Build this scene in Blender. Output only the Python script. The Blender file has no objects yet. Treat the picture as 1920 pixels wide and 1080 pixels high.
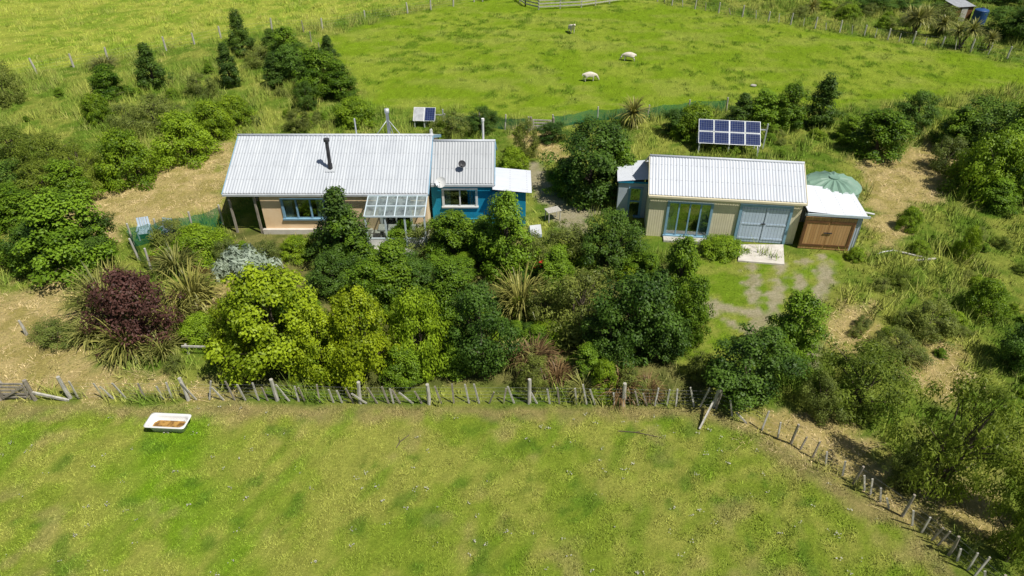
import bpy, math, numpy as np, random
from mathutils import Vector, Matrix
random.seed(7); rng=np.random.default_rng(7)
PI=math.pi
H=19.0; TH=math.radians(36); F=1280.
S,C=math.sin(TH),math.cos(TH)
def G(px,py,z=0.0):
    a=(px-960)/F; b=(py-540)/F
    t=(H-z)/(S+b*C); return (a*t, t*(C-b*S))
def SC(py):
    return F*(S+(py-540)/F*C)/H
def HT(Y,py):
    b=(py-540)/F
    return H-Y*(S+b*C)/(C-b*S)
sc=bpy.context.scene
col=sc.collection
# ---------------------------------------------------------------- noise
_tab=np.random.default_rng(3).random((256,256))
def vn(x,y,s,o=0):
    x=np.asarray(x)*s+o*17.3; y=np.asarray(y)*s+o*9.7
    xi=np.floor(x).astype(int); yi=np.floor(y).astype(int); fx=x-xi; fy=y-yi
    fx=fx*fx*(3-2*fx); fy=fy*fy*(3-2*fy)
    g=lambda a,b:_tab[a%256,b%256]
    return (g(xi,yi)*(1-fx)+g(xi+1,yi)*fx)*(1-fy)+(g(xi,yi+1)*(1-fx)+g(xi+1,yi+1)*fx)*fy
def fbm(x,y,s,o=0,n=4):
    r=0;a=.5;t=0
    for i in range(n):
        r=r+a*vn(x,y,s*2**i,o+i); t+=a; a*=.55
    return r/t
def sstep(a,b,v):
    t=np.clip((v-a)/(b-a),0,1); return t*t*(3-2*t)
# ---------------------------------------------------------------- materials
class NT:
    def __init__(s,name):
        m=bpy.data.materials.new(name); m.use_nodes=True; s.m=m; s.t=m.node_tree; s.n=s.t.nodes; s.l=s.t.links
        s.b=s.n['Principled BSDF']; s.out=s.n['Material Output']
    def add(s,ty,**k):
        n=s.n.new(ty)
        for a,b in k.items(): setattr(n,a,b)
        return n
    def noise(s,scale,detail=4,vec=None,rough=.6):
        n=s.add('ShaderNodeTexNoise'); n.inputs['Scale'].default_value=scale; n.inputs['Detail'].default_value=detail; n.inputs['Roughness'].default_value=rough
        if vec: s.l.new(vec,n.inputs['Vector'])
        return n.outputs[0]
    def pos(s): return s.add('ShaderNodeNewGeometry').outputs['Position']
    def obj(s): return s.add('ShaderNodeTexCoord').outputs['Object']
    def mr(s,v,a,b,c,d):
        n=s.add('ShaderNodeMapRange'); s.l.new(v,n.inputs[0])
        for i,x in enumerate((a,b,c,d)): n.inputs[i+1].default_value=x
        return n.outputs[0]
    def mix(s,f,a,b,mode='MIX'):
        n=s.add('ShaderNodeMix',data_type='RGBA',blend_type=mode)
        def st(i,v):
            if isinstance(v,(int,float)): n.inputs[i].default_value=v
            elif isinstance(v,(tuple,list)): n.inputs[i].default_value=(*v[:3],1)
            else: s.l.new(v,n.inputs[i])
        st(0,f);st(6,a);st(7,b); return n.outputs[2]
    def math(s,op,a,b=0):
        n=s.add('ShaderNodeMath',operation=op)
        for i,v in enumerate((a,b)):
            if isinstance(v,(int,float)): n.inputs[i].default_value=v
            else: s.l.new(v,n.inputs[i])
        return n.outputs[0]
    def bump(s,h,st=.3,d=.02):
        n=s.add('ShaderNodeBump'); n.inputs['Strength'].default_value=st; n.inputs['Distance'].default_value=d
        s.l.new(h,n.inputs['Height']); s.l.new(n.outputs[0],s.b.inputs['Normal'])
    def upnormal(s,k):
        ge=s.add('ShaderNodeNewGeometry')
        a=s.add('ShaderNodeVectorMath',operation='ADD'); a.inputs[1].default_value=(0,0,k); s.l.new(ge.outputs['Normal'],a.inputs[0])
        n=s.add('ShaderNodeVectorMath',operation='NORMALIZE'); s.l.new(a.outputs[0],n.inputs[0]); s.l.new(n.outputs[0],s.b.inputs['Normal'])
    def base(s,c):
        if isinstance(c,tuple): s.b.inputs['Base Color'].default_value=(*c[:3],1)
        else: s.l.new(c,s.b.inputs['Base Color'])
    def set(s,rough=.6,metal=0,spec=.4):
        s.b.inputs['Roughness'].default_value=rough; s.b.inputs['Metallic'].default_value=metal; s.b.inputs['Specular IOR Level'].default_value=spec
def M(name,c1,c2=None,scale=2.,rough=.7,metal=0,spec=.3,bump=.2,stretch=(1,1,1),lo=.35,hi=.65):
    t=NT(name); t.set(rough,metal,spec)
    if c2 is None: c2=tuple(v*.7 for v in c1)
    mp=t.add('ShaderNodeMapping'); mp.inputs['Scale'].default_value=stretch; t.l.new(t.obj(),mp.inputs[0])
    n=t.noise(scale,6,mp.outputs[0]); f=t.mr(n,lo,hi,0,1)
    t.base(t.mix(f,c1,c2))
    if bump: t.bump(t.noise(scale*8,3,mp.outputs[0]),bump)
    return t.m
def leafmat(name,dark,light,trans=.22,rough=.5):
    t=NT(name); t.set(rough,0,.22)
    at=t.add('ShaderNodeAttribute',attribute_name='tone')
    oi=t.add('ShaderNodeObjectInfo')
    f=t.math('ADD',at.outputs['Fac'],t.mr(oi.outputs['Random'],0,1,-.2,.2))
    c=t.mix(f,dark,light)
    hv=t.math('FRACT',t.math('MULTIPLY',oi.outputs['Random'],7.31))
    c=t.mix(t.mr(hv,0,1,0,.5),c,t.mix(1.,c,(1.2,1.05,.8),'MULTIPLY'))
    t.base(c)
    tr=t.add('ShaderNodeBsdfTranslucent'); t.l.new(t.mix(.35,c,(light[0]*1.5,light[1]*1.6,light[2])),tr.inputs[0])
    mx=t.add('ShaderNodeMixShader'); mx.inputs[0].default_value=trans
    t.l.new(t.b.outputs[0],mx.inputs[1]); t.l.new(tr.outputs[0],mx.inputs[2]); t.l.new(mx.outputs[0],t.out.inputs[0])
    return t.m
def bladmat(name,k=1.1):
    t=NT(name); t.set(.8,0,.08)
    at=t.add('ShaderNodeAttribute',attribute_name='Col'); t.base(at.outputs['Color']); t.upnormal(k)
    return t.m
def ironmat(name,c1,c2,metal=.0,rough=.45,rows=.9):
    t=NT(name); t.set(rough,metal,.5)
    o=t.obj()
    mp=t.add('ShaderNodeMapping'); mp.inputs['Scale'].default_value=(3,.35,.35); t.l.new(o,mp.inputs[0])
    f=t.mr(t.noise(1.2,6,mp.outputs[0]),.35,.7,0,1)
    c=t.mix(f,c1,c2)
    sx=t.add('ShaderNodeSeparateXYZ'); t.l.new(o,sx.inputs[0])
    fl=t.math('FLOOR',t.math('MULTIPLY',sx.outputs[0],1.3))
    wn=t.add('ShaderNodeTexWhiteNoise',noise_dimensions='1D'); t.l.new(fl,wn.inputs['W'])
    c=t.mix(t.mr(wn.outputs[0],0,1,0,.4),c,c2)
    c=t.mix(t.mr(t.noise(.8,5,o),.5,.75,0,.3),c,tuple(v*.7 for v in c2))
    fr=t.math('FRACT',t.math('DIVIDE',sx.outputs[1],rows))
    ln=t.math('LESS_THAN',fr,.04)
    fx=t.math('LESS_THAN',t.math('FRACT',t.math('MULTIPLY',sx.outputs[0],3.9)),.5)
    c=t.mix(t.math('MULTIPLY',t.math('MULTIPLY',ln,fx),.4),c,(.15,.15,.16))
    t.base(c); return t.m
def glassmat(name,tint=(.7,.8,.8),tr=.75,sky_sheen=0):
    t=NT(name)
    g=t.add('ShaderNodeBsdfGlossy'); g.inputs['Roughness'].default_value=.03; g.inputs['Color'].default_value=(.9,.95,1,1)
    tp=t.add('ShaderNodeBsdfTransparent'); tp.inputs[0].default_value=(*tint,1)
    mx=t.add('ShaderNodeMixShader'); mx.inputs[0].default_value=1-tr
    t.l.new(tp.outputs[0],mx.inputs[1]); t.l.new(g.outputs[0],mx.inputs[2]); o=mx.outputs[0]
    if sky_sheen:
        t.base((.62,.72,.70)); t.set(.3,0,.5)  # pale diffuse layer painted over the glass to stand for reflected sky
        m2=t.add('ShaderNodeMixShader'); t.l.new(t.mr(t.noise(3,4,t.obj()),.35,.65,sky_sheen*.5,sky_sheen*1.5),m2.inputs[0]); t.l.new(o,m2.inputs[1]); t.l.new(t.b.outputs[0],m2.inputs[2]); o=m2.outputs[0]
    t.l.new(o,t.out.inputs[0])
    return t.m
def netmat(name,c):
    t=NT(name); t.base(c); t.set(.8,0,.1)
    tp=t.add('ShaderNodeBsdfTransparent'); mx=t.add('ShaderNodeMixShader')
    t.l.new(t.mr(t.noise(30,2,t.obj()),.35,.65,.35,.85),mx.inputs[0])
    t.l.new(tp.outputs[0],mx.inputs[1]); t.l.new(t.b.outputs[0],mx.inputs[2]); t.l.new(mx.outputs[0],t.out.inputs[0])
    return t.m
def plankmat(name,c1,c2,w=.12):
    t=NT(name); t.set(.75,0,.2)
    o=t.obj(); sx=t.add('ShaderNodeSeparateXYZ'); t.l.new(o,sx.inputs[0])
    q=t.math('DIVIDE',sx.outputs[0],w)
    wn=t.add('ShaderNodeTexWhiteNoise',noise_dimensions='1D'); t.l.new(t.math('FLOOR',q),wn.inputs['W'])
    c=t.mix(wn.outputs[0],c1,c2)
    mp=t.add('ShaderNodeMapping'); mp.inputs['Scale'].default_value=(14,14,1.2); t.l.new(o,mp.inputs[0])
    c=t.mix(t.mr(t.noise(2,5,mp.outputs[0]),.4,.7,0,.4),c,tuple(v*.7 for v in c1))
    c=t.mix(t.math('LESS_THAN',t.math('FRACT',q),.09),c,tuple(v*.45 for v in c1))
    t.base(c); return t.m
def panelmat(name):
    t=NT(name); t.set(.12,0,.6)
    o=t.obj(); br=t.add('ShaderNodeTexBrick'); br.offset=0
    br.inputs['Scale'].default_value=1; br.inputs['Brick Width'].default_value=.155; br.inputs['Row Height'].default_value=.155
    br.inputs['Mortar Size'].default_value=.006; br.inputs['Color1'].default_value=(.008,.018,.075,1); br.inputs['Color2'].default_value=(.016,.03,.11,1)
    br.inputs['Mortar'].default_value=(.16,.19,.26,1); t.l.new(o,br.inputs[0]); t.base(br.outputs[0]); return t.m

m_roof=ironmat('roof_iron',(.57,.60,.63),(.46,.49,.53))
m_roof2=ironmat('roof_iron_older',(.48,.50,.52),(.37,.39,.41))
m_roofw=ironmat('roof_iron_white',(.62,.65,.70),(.54,.57,.62))
m_cream=M('cream_iron',(.76,.69,.49),(.69,.62,.43),1.5,.6,stretch=(2,2,.4),bump=0)
m_grey=M('grey_iron',(.52,.59,.66),(.44,.50,.56),1.5,.5,bump=0)
m_plas=M('peach_plaster',(.92,.69,.44),(.83,.59,.35),1.2,.9,bump=.3)
m_blue=M('bright_blue_paint',(.015,.30,.48),(.012,.23,.39),2,.6)
m_bframe=M('blue_frame_paint',(.26,.44,.57),(.20,.36,.49),3,.5)
m_pale=M('pale_blue_white_paint',(.62,.70,.74),(.48,.58,.64),3,.5)
m_gdoor=plankmat('pale_blue_planks',(.50,.61,.73),(.55,.66,.78),.16)
m_wood=plankmat('brown_planks',(.50,.28,.115),(.62,.38,.17),.13)
m_woodd=M('dark_brown_timber',(.20,.10,.04),(.12,.06,.025),4,.8)
m_post=M('weathered_timber',(.40,.36,.30),(.22,.19,.15),3,.9,stretch=(4,4,1))
m_postl=M('pale_grey_timber',(.58,.56,.50),(.36,.34,.29),3,.9,stretch=(4,4,1))
m_wire=M('galvanised_wire',(.30,.31,.30),None,3,.6,.2)
m_steel=M('galvanised_steel',(.66,.69,.72),(.54,.57,.60),3,.4,.2)
m_black=M('black_flue',(.03,.03,.035),(.06,.06,.065),3,.5)
m_white=M('white_paint',(.80,.80,.78),(.68,.68,.66),3,.4)
m_glass=glassmat('window_glass')
m_glassr=glassmat('roof_glass',(.75,.88,.84),.75,.24)
m_in=M('interior_lining',(.12,.11,.10),(.07,.065,.06),1,.9)
m_curt=M('pale_curtain',(.7,.68,.62),(.5,.48,.45),4,.9)
m_conc=M('concrete',(.66,.62,.56),(.52,.48,.42),2,.9,bump=.4)
m_tank=M('green_tank_plastic',(.22,.35,.27),(.17,.28,.21),1,.5)
m_tankb=M('blue_tank_plastic',(.03,.09,.24),None,1,.5)
m_panel=panelmat('solar_cells')
m_net=netmat('green_shade_cloth',(.015,.17,.09))
m_enam=M('enamel',(.80,.80,.78),(.72,.72,.69),3,.2,spec=.6,bump=0)
m_brw=M('brown_water_and_leaves',(.42,.24,.06),(.16,.08,.02),5,.4,lo=.42,hi=.58)
m_bark=M('bark',(.14,.11,.08),(.07,.055,.04),4,.95,stretch=(4,4,1))
m_fleece=M('fleece',(.78,.72,.62),(.64,.57,.48),9,.95,bump=.8)
m_rock=M('pale_rock',(.5,.47,.42),(.35,.33,.3),3,.9,bump=.6)
m_dish=M('grey_dish',(.5,.52,.54),None,3,.4)
m_red=M('red_flower',(.6,.02,.015),(.4,.01,.01),5,.6)

LF={
 'bright':leafmat('leaves_yellow_green',(.07,.125,.005),(.37,.48,.018)),
 'mid':leafmat('leaves_mid_green',(.04,.095,.006),(.21,.35,.022)),
 'dark':leafmat('leaves_dark_green',(.022,.058,.009),(.125,.23,.028)),
 'conifer':leafmat('leaves_deep_green',(.022,.055,.010),(.13,.23,.028)),
 'bush':leafmat('leaves_fresh_green',(.06,.125,.006),(.29,.43,.022)),
 'olive':leafmat('leaves_olive',(.07,.10,.02),(.26,.32,.065)),
 'willow':leafmat('leaves_loose_olive',(.07,.11,.012),(.26,.345,.042),.28),
 'purple':leafmat('leaves_purple',(.045,.022,.018),(.17,.075,.06)),
 'silver':leafmat('leaves_silver',(.18,.24,.17),(.42,.50,.40)),
 'flax':leafmat('flax_blades',(.08,.10,.022),(.38,.38,.11),.15,.4),
 'flaxred':leafmat('flax_blades_bronze',(.10,.06,.03),(.30,.21,.10),.15,.4),
}
# ---------------------------------------------------------------- object helpers
def link(o,parent=None):
    col.objects.link(o)
    if parent: o.parent=parent
    return o
def top(name,label,cat,loc=(0,0,0),rz=0,group=None):
    o=bpy.data.objects.new(name,None); o.empty_display_size=.3; o.location=loc; o.rotation_euler=(0,0,rz)
    o['label']=label; o['category']=cat
    if group: o['group']=group
    return link(o)
def tag(o,label,cat,group=None):
    o['label']=label;o['category']=cat
    if group:o['group']=group
    return o
class MB:
    def __init__(s): s.v=[];s.f=[]
    def box(s,x0,x1,y0,y1,z0,z1):
        n=len(s.v); s.v+=[(x0,y0,z0),(x1,y0,z0),(x1,y1,z0),(x0,y1,z0),(x0,y0,z1),(x1,y0,z1),(x1,y1,z1),(x0,y1,z1)]
        s.f+=[(n,n+3,n+2,n+1),(n+4,n+5,n+6,n+7),(n,n+1,n+5,n+4),(n+1,n+2,n+6,n+5),(n+2,n+3,n+7,n+6),(n+3,n,n+4,n+7)]; return s
    def beam(s,p0,p1,w,d=None):
        d=d or w; p0=Vector(p0);p1=Vector(p1); z=(p1-p0).normalized()
        x=Vector((0,0,1)).cross(z)
        if x.length<.05: x=Vector((1,0,0))
        x.normalize(); y=z.cross(x); n=len(s.v)
        for p in (p0,p1):
            for a,b in((-1,-1),(1,-1),(1,1),(-1,1)): s.v.append(tuple(p+x*a*w/2+y*b*d/2))
        s.f+=[(n,n+3,n+2,n+1),(n+4,n+5,n+6,n+7)]+[(n+i,n+(i+1)%4,n+4+(i+1)%4,n+4+i) for i in range(4)]; return s
    def tube(s,pts,rs,k=8,cap=True):
        pts=[Vector(p) for p in pts]; n0=len(s.v)
        for i,p in enumerate(pts):
            d=(pts[min(i+1,len(pts)-1)]-pts[max(i-1,0)]).normalized()
            x=d.cross(Vector((0,1,0)))
            if x.length<.1: x=d.cross(Vector((1,0,0)))
            x.normalize(); y=d.cross(x)
            for j in range(k):
                a=2*PI*j/k; s.v.append(tuple(p+(x*math.cos(a)+y*math.sin(a))*rs[i]))
        for i in range(len(pts)-1):
            for j in range(k):
                a=n0+i*k+j;b=n0+i*k+(j+1)%k; s.f.append((a,b,b+k,a+k))
        if cap:
            s.f.append(tuple(n0+j for j in range(k))[::-1]); e=n0+(len(pts)-1)*k; s.f.append(tuple(e+j for j in range(k)))
        return s
    def poly(s,pts):
        n=len(s.v); s.v+=[tuple(p) for p in pts]; s.f.append(tuple(range(n,n+len(pts)))); return s
    def obj(s,name,mat,parent=None,smooth=False,loc=None,rot=None):
        me=bpy.data.meshes.new(name); me.from_pydata(s.v,[],s.f); me.materials.append(mat)
        if smooth: me.polygons.foreach_set('use_smooth',[True]*len(me.polygons))
        me.update(); o=bpy.data.objects.new(name,me)
        if loc: o.location=loc
        if rot: o.rotation_euler=rot
        return link(o,parent)
def npmesh(name,V,k,mat,attr=None,colr=None,smooth=False):
    n=len(V)//k; me=bpy.data.meshes.new(name)
    me.vertices.add(len(V)); me.vertices.foreach_set('co',np.ascontiguousarray(V,dtype=np.float32).ravel())
    me.loops.add(len(V)); me.loops.foreach_set('vertex_index',np.arange(len(V),dtype=np.int32))
    me.polygons.add(n); me.polygons.foreach_set('loop_start',np.arange(0,len(V),k,dtype=np.int32))
    me.update(calc_edges=True)
    if attr is not None:
        a=me.attributes.new('tone','FLOAT','FACE'); a.data.foreach_set('value',attr.astype(np.float32))
    if colr is not None:
        a=me.attributes.new('Col','FLOAT_COLOR','POINT')
        c=np.ones((len(V),4),np.float32); c[:,:3]=colr; a.data.foreach_set('color',c.ravel())
    me.materials.append(mat); return me
def corr(name,o,u,v,W,L,mat,parent,pitch=.13,amp=.018,holes=()):
    o=Vector(o);u=Vector(u).normalized();v=Vector(v).normalized();n=u.cross(v)
    nx=max(2,int(W/pitch*6))
    xs=set([i*W/nx for i in range(nx+1)]); ys={0,L}
    for h in holes: xs|={h[0],h[1]}; ys|={h[2],h[3]}
    xs=sorted(xs);ys=sorted(ys); b=MB()
    for y in ys:
        for x in xs: b.v.append((x,y,amp*math.sin(2*PI*x/pitch)))
    k=len(xs)
    for j in range(len(ys)-1):
        for i in range(k-1):
            cx=(xs[i]+xs[i+1])/2;cy=(ys[j]+ys[j+1])/2
            if any(h[0]<cx<h[1] and h[2]<cy<h[3] for h in holes): continue
            b.f.append((j*k+i,j*k+i+1,(j+1)*k+i+1,(j+1)*k+i))
    ob=b.obj(name,mat,parent,smooth=True)
    ob.matrix_local=Matrix(((u.x,v.x,n.x,o.x),(u.y,v.y,n.y,o.y),(u.z,v.z,n.z,o.z),(0,0,0,1)))
    return ob
def window(parent,x0,x1,y,z0,z1,mframe,cols=2,transom=None,curt=False,name='window',label=None):
    w=MB(); t=.07
    w.box(x0-.05,x1+.05,y-.05,y+.06,z1-t,z1).box(x0-.08,x1+.08,y-.10,y+.06,z0-.03,z0+t-.01)
    w.box(x0-.05,x0+t,y-.05,y+.06,z0+t,z1-t).box(x1-t,x1+.05,y-.05,y+.06,z0+t,z1-t)
    for i in range(1,cols):
        xc=x0+(x1-x0)*i/cols; w.box(xc-.035,xc+.035,y-.045,y+.05,z0+t,z1-t)
    if transom: w.box(x0+t+.001,x1-t-.001,y-.035,y+.045,transom-.03,transom+.03)
    e=bpy.data.objects.new(name,None); link(e,parent); e.empty_display_size=.2
    if label: e['label']=label
    w.obj('frame',mframe,e)
    MB().box(x0+.02,x1-.02,y+.005,y+.012,z0+.02,z1-.02).obj('pane',m_glass,e)
    if curt:
        for a,b in((x0+.03,x0+(x1-x0)*.22),(x1-(x1-x0)*.22,x1-.03)):
            c=MB(); n=14
            for i in range(n+1):
                x=a+(b-a)*i/n; yy=y+.15+.03*math.sin(i*2.1); c.v+=[(x,yy,z0),(x,yy,z1)]
            c.f=[(2*i,2*i+2,2*i+3,2*i+1) for i in range(n)]; c.obj('curtain',m_curt,e,True)
    return e
# ---------------------------------------------------------------- ground colour model
def PW(pts): return np.array([G(*p) for p in pts])
def sdist(x,y,P):
    d=np.full(x.shape,1e9); ins=np.zeros(x.shape,bool); n=len(P)
    for i in range(n):
        ax,ay=P[i]; bx,by=P[(i+1)%n]; ex,ey=bx-ax,by-ay
        t=np.clip(((x-ax)*ex+(y-ay)*ey)/(ex*ex+ey*ey+1e-9),0,1)
        d=np.minimum(d,np.hypot(x-ax-t*ex,y-ay-t*ey))
        c=((ay>y)!=(by>y))&(x<(bx-ax)*(y-ay)/(by-ay+1e-12)+ax); ins^=c
    return np.where(ins,d,-d)
def ldist(x,y,P):
    d=np.full(x.shape,1e9)
    for i in range(len(P)-1):
        ax,ay=P[i]; bx,by=P[i+1]; ex,ey=bx-ax,by-ay
        t=np.clip(((x-ax)*ex+(y-ay)*ey)/(ex*ex+ey*ey+1e-9),0,1)
        d=np.minimum(d,np.hypot(x-ax-t*ex,y-ay-t*ey))
    return d
Z={
'front':PW([(-900,752),(1338,764),(1450,832),(1690,972),(1800,1085),(1950,1500),(-900,1500)]),
'padd':PW([(600,75),(700,45),(860,0),(960,-60),(1200,-60),(1235,5),(1620,72),(1920,122),(2500,180),(2300,200),(1920,165),(1720,180),(1560,205),(1360,195),(1030,225),(860,205),(700,205),(655,140)]),
'mead':PW([(-1500,150),(0,150),(180,112),(410,75),(860,-2),(950,-100),(-1500,-160)]),
'mown':PW([(1275,480),(1500,490),(1590,480),(1540,560),(1480,600),(1400,640),(1340,700),(1285,700),(1310,600)]),
'bed':PW([(430,430),(800,430),(1290,500),(1300,640),(1330,745),(440,735),(410,600)]),
}
STR=[PW(p) for p in ([(195,330),(300,300),(440,262),(425,370),(400,400),(230,430),(200,470),(0,420),(-50,390),(120,380)],
 [(-150,520),(60,540),(150,545),(140,640),(210,690),(300,700),(400,738),(-300,745)],
 [(1600,300),(1740,265),(1790,300),(1760,370),(1690,400),(1690,470),(1625,480),(1640,400)],
 [(1555,590),(1620,580),(1660,640),(1600,655),(1550,640)],
 [(1400,790),(1500,760),(1620,800),(1700,930),(1760,1000),(1690,965),(1560,885)],[(1760,900),(1850,900),(1850,1000),(1780,960)],
 [(960,240),(1040,245),(1045,300),(980,290)],[(1690,660),(1800,660),(1830,720),(1740,740)],
 [(390,540),(440,530),(430,600),(400,610)])]
TRK=[PW(p) for p in ([(1415,495),(1408,540),(1425,590),(1375,580),(1320,565)],[(1465,500),(1452,560),(1440,600),(1400,620),(1330,585)],
 [(1545,480),(1550,520),(1530,560),(1490,600)],[(1510,490),(1500,540)],[(1545,650),(1500,690)])]
PTH=[PW(p) for p in ([(990,310),(1030,370),(1060,400),(1110,395)],[(1050,400),(1085,430)])]
FPR=[(-14.9,0.9,30.9,38.6),(6.9,17.6,29.3,35.4)]
def zones(x,y):
    n=(fbm(x,y,.7,1)-.5)*2.4; n2=(fbm(x,y,2.2,5)-.5)
    z={k:sstep(-.25,.25,sdist(x,y,Z[k])+n*(.25 if k=='front' else .8)) for k in Z}
    z['padd']=sstep(-.8,.8,sdist(x,y,Z['padd'])+n); z['mead']=sstep(-.8,.8,sdist(x,y,Z['mead'])+n)
    s=np.zeros(x.shape)
    for P in STR: s=np.maximum(s,sstep(-.7,.5,sdist(x,y,P)+n+n2*1.5))
    z['straw']=s
    t=np.zeros(x.shape)
    for P in TRK: t=np.maximum(t,sstep(.38,.06,ldist(x,y,P)+n2*1.3))
    for P in PTH: t=np.maximum(t,sstep(.9,.4,ldist(x,y,P)+n2*.9))
    z['dirt']=t
    return z
def mixc(a,b,f): return a*(1-f[:,None])+b*f[:,None]
cv=lambda *c: np.array(c,float)[None,:]
def colour_at(x,y,z=None):
    z=z or zones(x,y)
    a=fbm(x,y,.35,11); b=fbm(x,y,1.3,13); c=fbm(x,y,5,15,3)
    rough=mixc(cv(.12,.20,.022),cv(.28,.31,.06),sstep(.38,.66,a*.4+b*.6))
    out=rough
    md=mixc(cv(.35,.39,.065),cv(.21,.30,.032),sstep(.42,.6,b*.6+a*.4)); out=mixc(out,md,z['mead'])
    pd=mixc(cv(.205,.31,.017),cv(.28,.355,.04),sstep(.4,.65,a)); pd=mixc(pd,cv(.11,.20,.012),sstep(.55,.66,b*.6+a*.4)*.85)
    far=sstep(.5,.68,fbm(x*.6,y*1.4,.5,91,3)); pd=mixc(pd,cv(.34,.37,.08),far*.4)
    out=mixc(out,pd,z['padd'])
    out=mixc(out,mixc(cv(.11,.12,.035),cv(.23,.21,.08),sstep(.45,.65,b)),z['bed']*.85)  # bed tone: dark soil, with shadow among the plants painted into it
    out=mixc(out,mixc(cv(.18,.28,.02),cv(.29,.33,.06),sstep(.4,.6,b)),z['mown'])
    out=mixc(out,mixc(cv(.60,.46,.22),cv(.38,.31,.11),sstep(.4,.62,b*.5+c*.5)),z['straw']*.94)
    fr=mixc(cv(.325,.345,.07),cv(.23,.305,.035),sstep(.40,.60,a*.5+b*.5))
    u=x*.85-y*.5; v=x*.5+y*.85
    st=fbm(u*1.2,v*.35,.9,21,3); fr=mixc(fr,cv(.15,.27,.015),sstep(.55,.72,st)*.6)
    left=np.exp(-((x+11+.5*(y-14))/1.9)**2)*sstep(.3,.6,fbm(x,y,.8,31)+.1); fr=mixc(fr,cv(.16,.31,.008),left*.8)
    sp=sstep(.62,.76,fbm(x,y,1.3,41,3)); fr=mixc(fr,cv(.09,.19,.016),sp*.65)
    ds=sstep(.60,.8,fbm(x,y,.9,51,3)); fr=mixc(fr,cv(.40,.33,.14),ds*.5)
    ed=sstep(1.0,.2,np.abs(sdist(x,y,Z['front']))+(b-.5)*1.5); fr=mixc(fr,cv(.34,.26,.13),ed*.7)
    out=mixc(out,fr,z['front'])
    out=mixc(out,mixc(cv(.50,.43,.33),cv(.34,.29,.2),sstep(.4,.65,c)),z['dirt']*.85)
    return out*(.72+.56*c)[:,None]
def axis(lo,hi,st,far):
    a=np.arange(lo,hi+1e-6,st); o=[];d=st;p=hi
    while p<far: d*=1.5;p+=d;o.append(p)
    o2=[];d=st;p=lo
    while p>-far: d*=1.5;p-=d;o2.append(p)
    return np.array(o2[::-1]+list(a)+o)
X=axis(-44,44,.2,900); Y=np.concatenate([axis(8,50,.2,900)])
Y=np.concatenate([Y[Y<50],np.arange(50,90,.5),Y[Y>90]])
gx,gy=np.meshgrid(X,Y); gx=gx.ravel();gy=gy.ravel()
V=np.stack([gx,gy,np.zeros_like(gx)],1)
nx,ny=len(X),len(Y)
i=np.arange(nx-1)[None,:]+np.arange(ny-1)[:,None]*nx; i=i.ravel()
Fc=np.stack([i,i+1,i+1+nx,i+nx],1)
me=bpy.data.meshes.new('ground'); me.vertices.add(len(V)); me.vertices.foreach_set('co',V.astype(np.float32).ravel())
me.loops.add(Fc.size); me.loops.foreach_set('vertex_index',Fc.astype(np.int32).ravel())
me.polygons.add(len(Fc)); me.polygons.foreach_set('loop_start',np.arange(0,Fc.size,4,dtype=np.int32)); me.update(calc_edges=True)
a=me.attributes.new('Col','FLOAT_COLOR','POINT'); cc=np.ones((len(V),4),np.float32); cc[:,:3]=colour_at(gx,gy); a.data.foreach_set('color',cc.ravel())
t=NT('ground_grass'); t.set(.95,0,.05)
p=t.pos(); at=t.add('ShaderNodeAttribute',attribute_name='Col').outputs['Color']
f1=t.noise(9,6,p,.7); f2=t.noise(40,4,p,.7); f3=t.noise(2.5,5,p,.65)
c=t.mix(t.mr(f1,.3,.7,0,1),t.mix(1.,at,(.68,.72,.6),'MULTIPLY'),t.mix(1.,at,(1.32,1.26,1.25),'MULTIPLY'))
c=t.mix(t.mr(f2,.35,.65,0,.55),c,t.mix(1.,c,(.42,.5,.4),'MULTIPLY'))
c=t.mix(t.mr(f3,.55,.75,0,.35),c,t.mix(1.,c,(1.35,1.12,1.4),'MULTIPLY'))
t.base(c); t.bump(t.math('ADD',f1,f2),.7,.08)
me.materials.append(t.m)
ground=link(bpy.data.objects.new('ground',me)); ground['kind']='structure'
# ---------------------------------------------------------------- grass blades
def inframe(x,y,m=60):
    zc=y*C+H*S; px=960+F*x/zc; py=540+F*(H*C-y*S)/zc
    return (px>-m)&(px<1920+m)&(py>-m)&(py<1080+m)
def notbuilt(x,y):
    k=np.ones(x.shape,bool)
    for a,b,c2,d in FPR: k&=~((x>a)&(x<b)&(y>c2)&(y<d))
    return k
def blades(name,x,y,h,w,lean,colr,mat,k=3,spread=.05,cvr=(.6,1.45)):
    n=len(x); x=np.repeat(x,k)+rng.normal(0,spread,n*k); y=np.repeat(y,k)+rng.normal(0,spread,n*k)
    h=np.repeat(h,k)*rng.uniform(.5,1.3,n*k); cl=np.repeat(colr,k,0)*rng.uniform(cvr[0],cvr[1],(n*k,1))
    a=rng.uniform(0,2*PI,n*k); l=np.abs(rng.normal(0,lean,n*k))*h; la=rng.uniform(0,2*PI,n*k)
    w=w*rng.uniform(.6,1.4,n*k)
    P0=np.stack([x-np.cos(a)*w,y-np.sin(a)*w,np.zeros_like(x)-.005],1)
    P1=np.stack([x+np.cos(a)*w,y+np.sin(a)*w,np.zeros_like(x)-.005],1)
    P2=np.stack([x+np.cos(la)*l,y+np.sin(la)*l,h],1)
    V=np.stack([P0,P1,P2],1).reshape(-1,3)
    me=npmesh(name,V,3,mat,colr=np.repeat(cl,3,0)); o=link(bpy.data.objects.new(name,me)); o['kind']='stuff'; return o
m_bl=bladmat('grass_blades',.8); m_bll=bladmat('long_grass_blades',.55)
def rnd(n,x0,x1,y0,y1):
    x=rng.uniform(x0,x1,n); y=rng.uniform(y0,y1,n); k=inframe(x,y); return x[k],y[k]
x,y=rnd(150000,-24,24,9.5,20); z=zones(x,y); k=(z['front']>.5); x,y=x[k],y[k]
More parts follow.
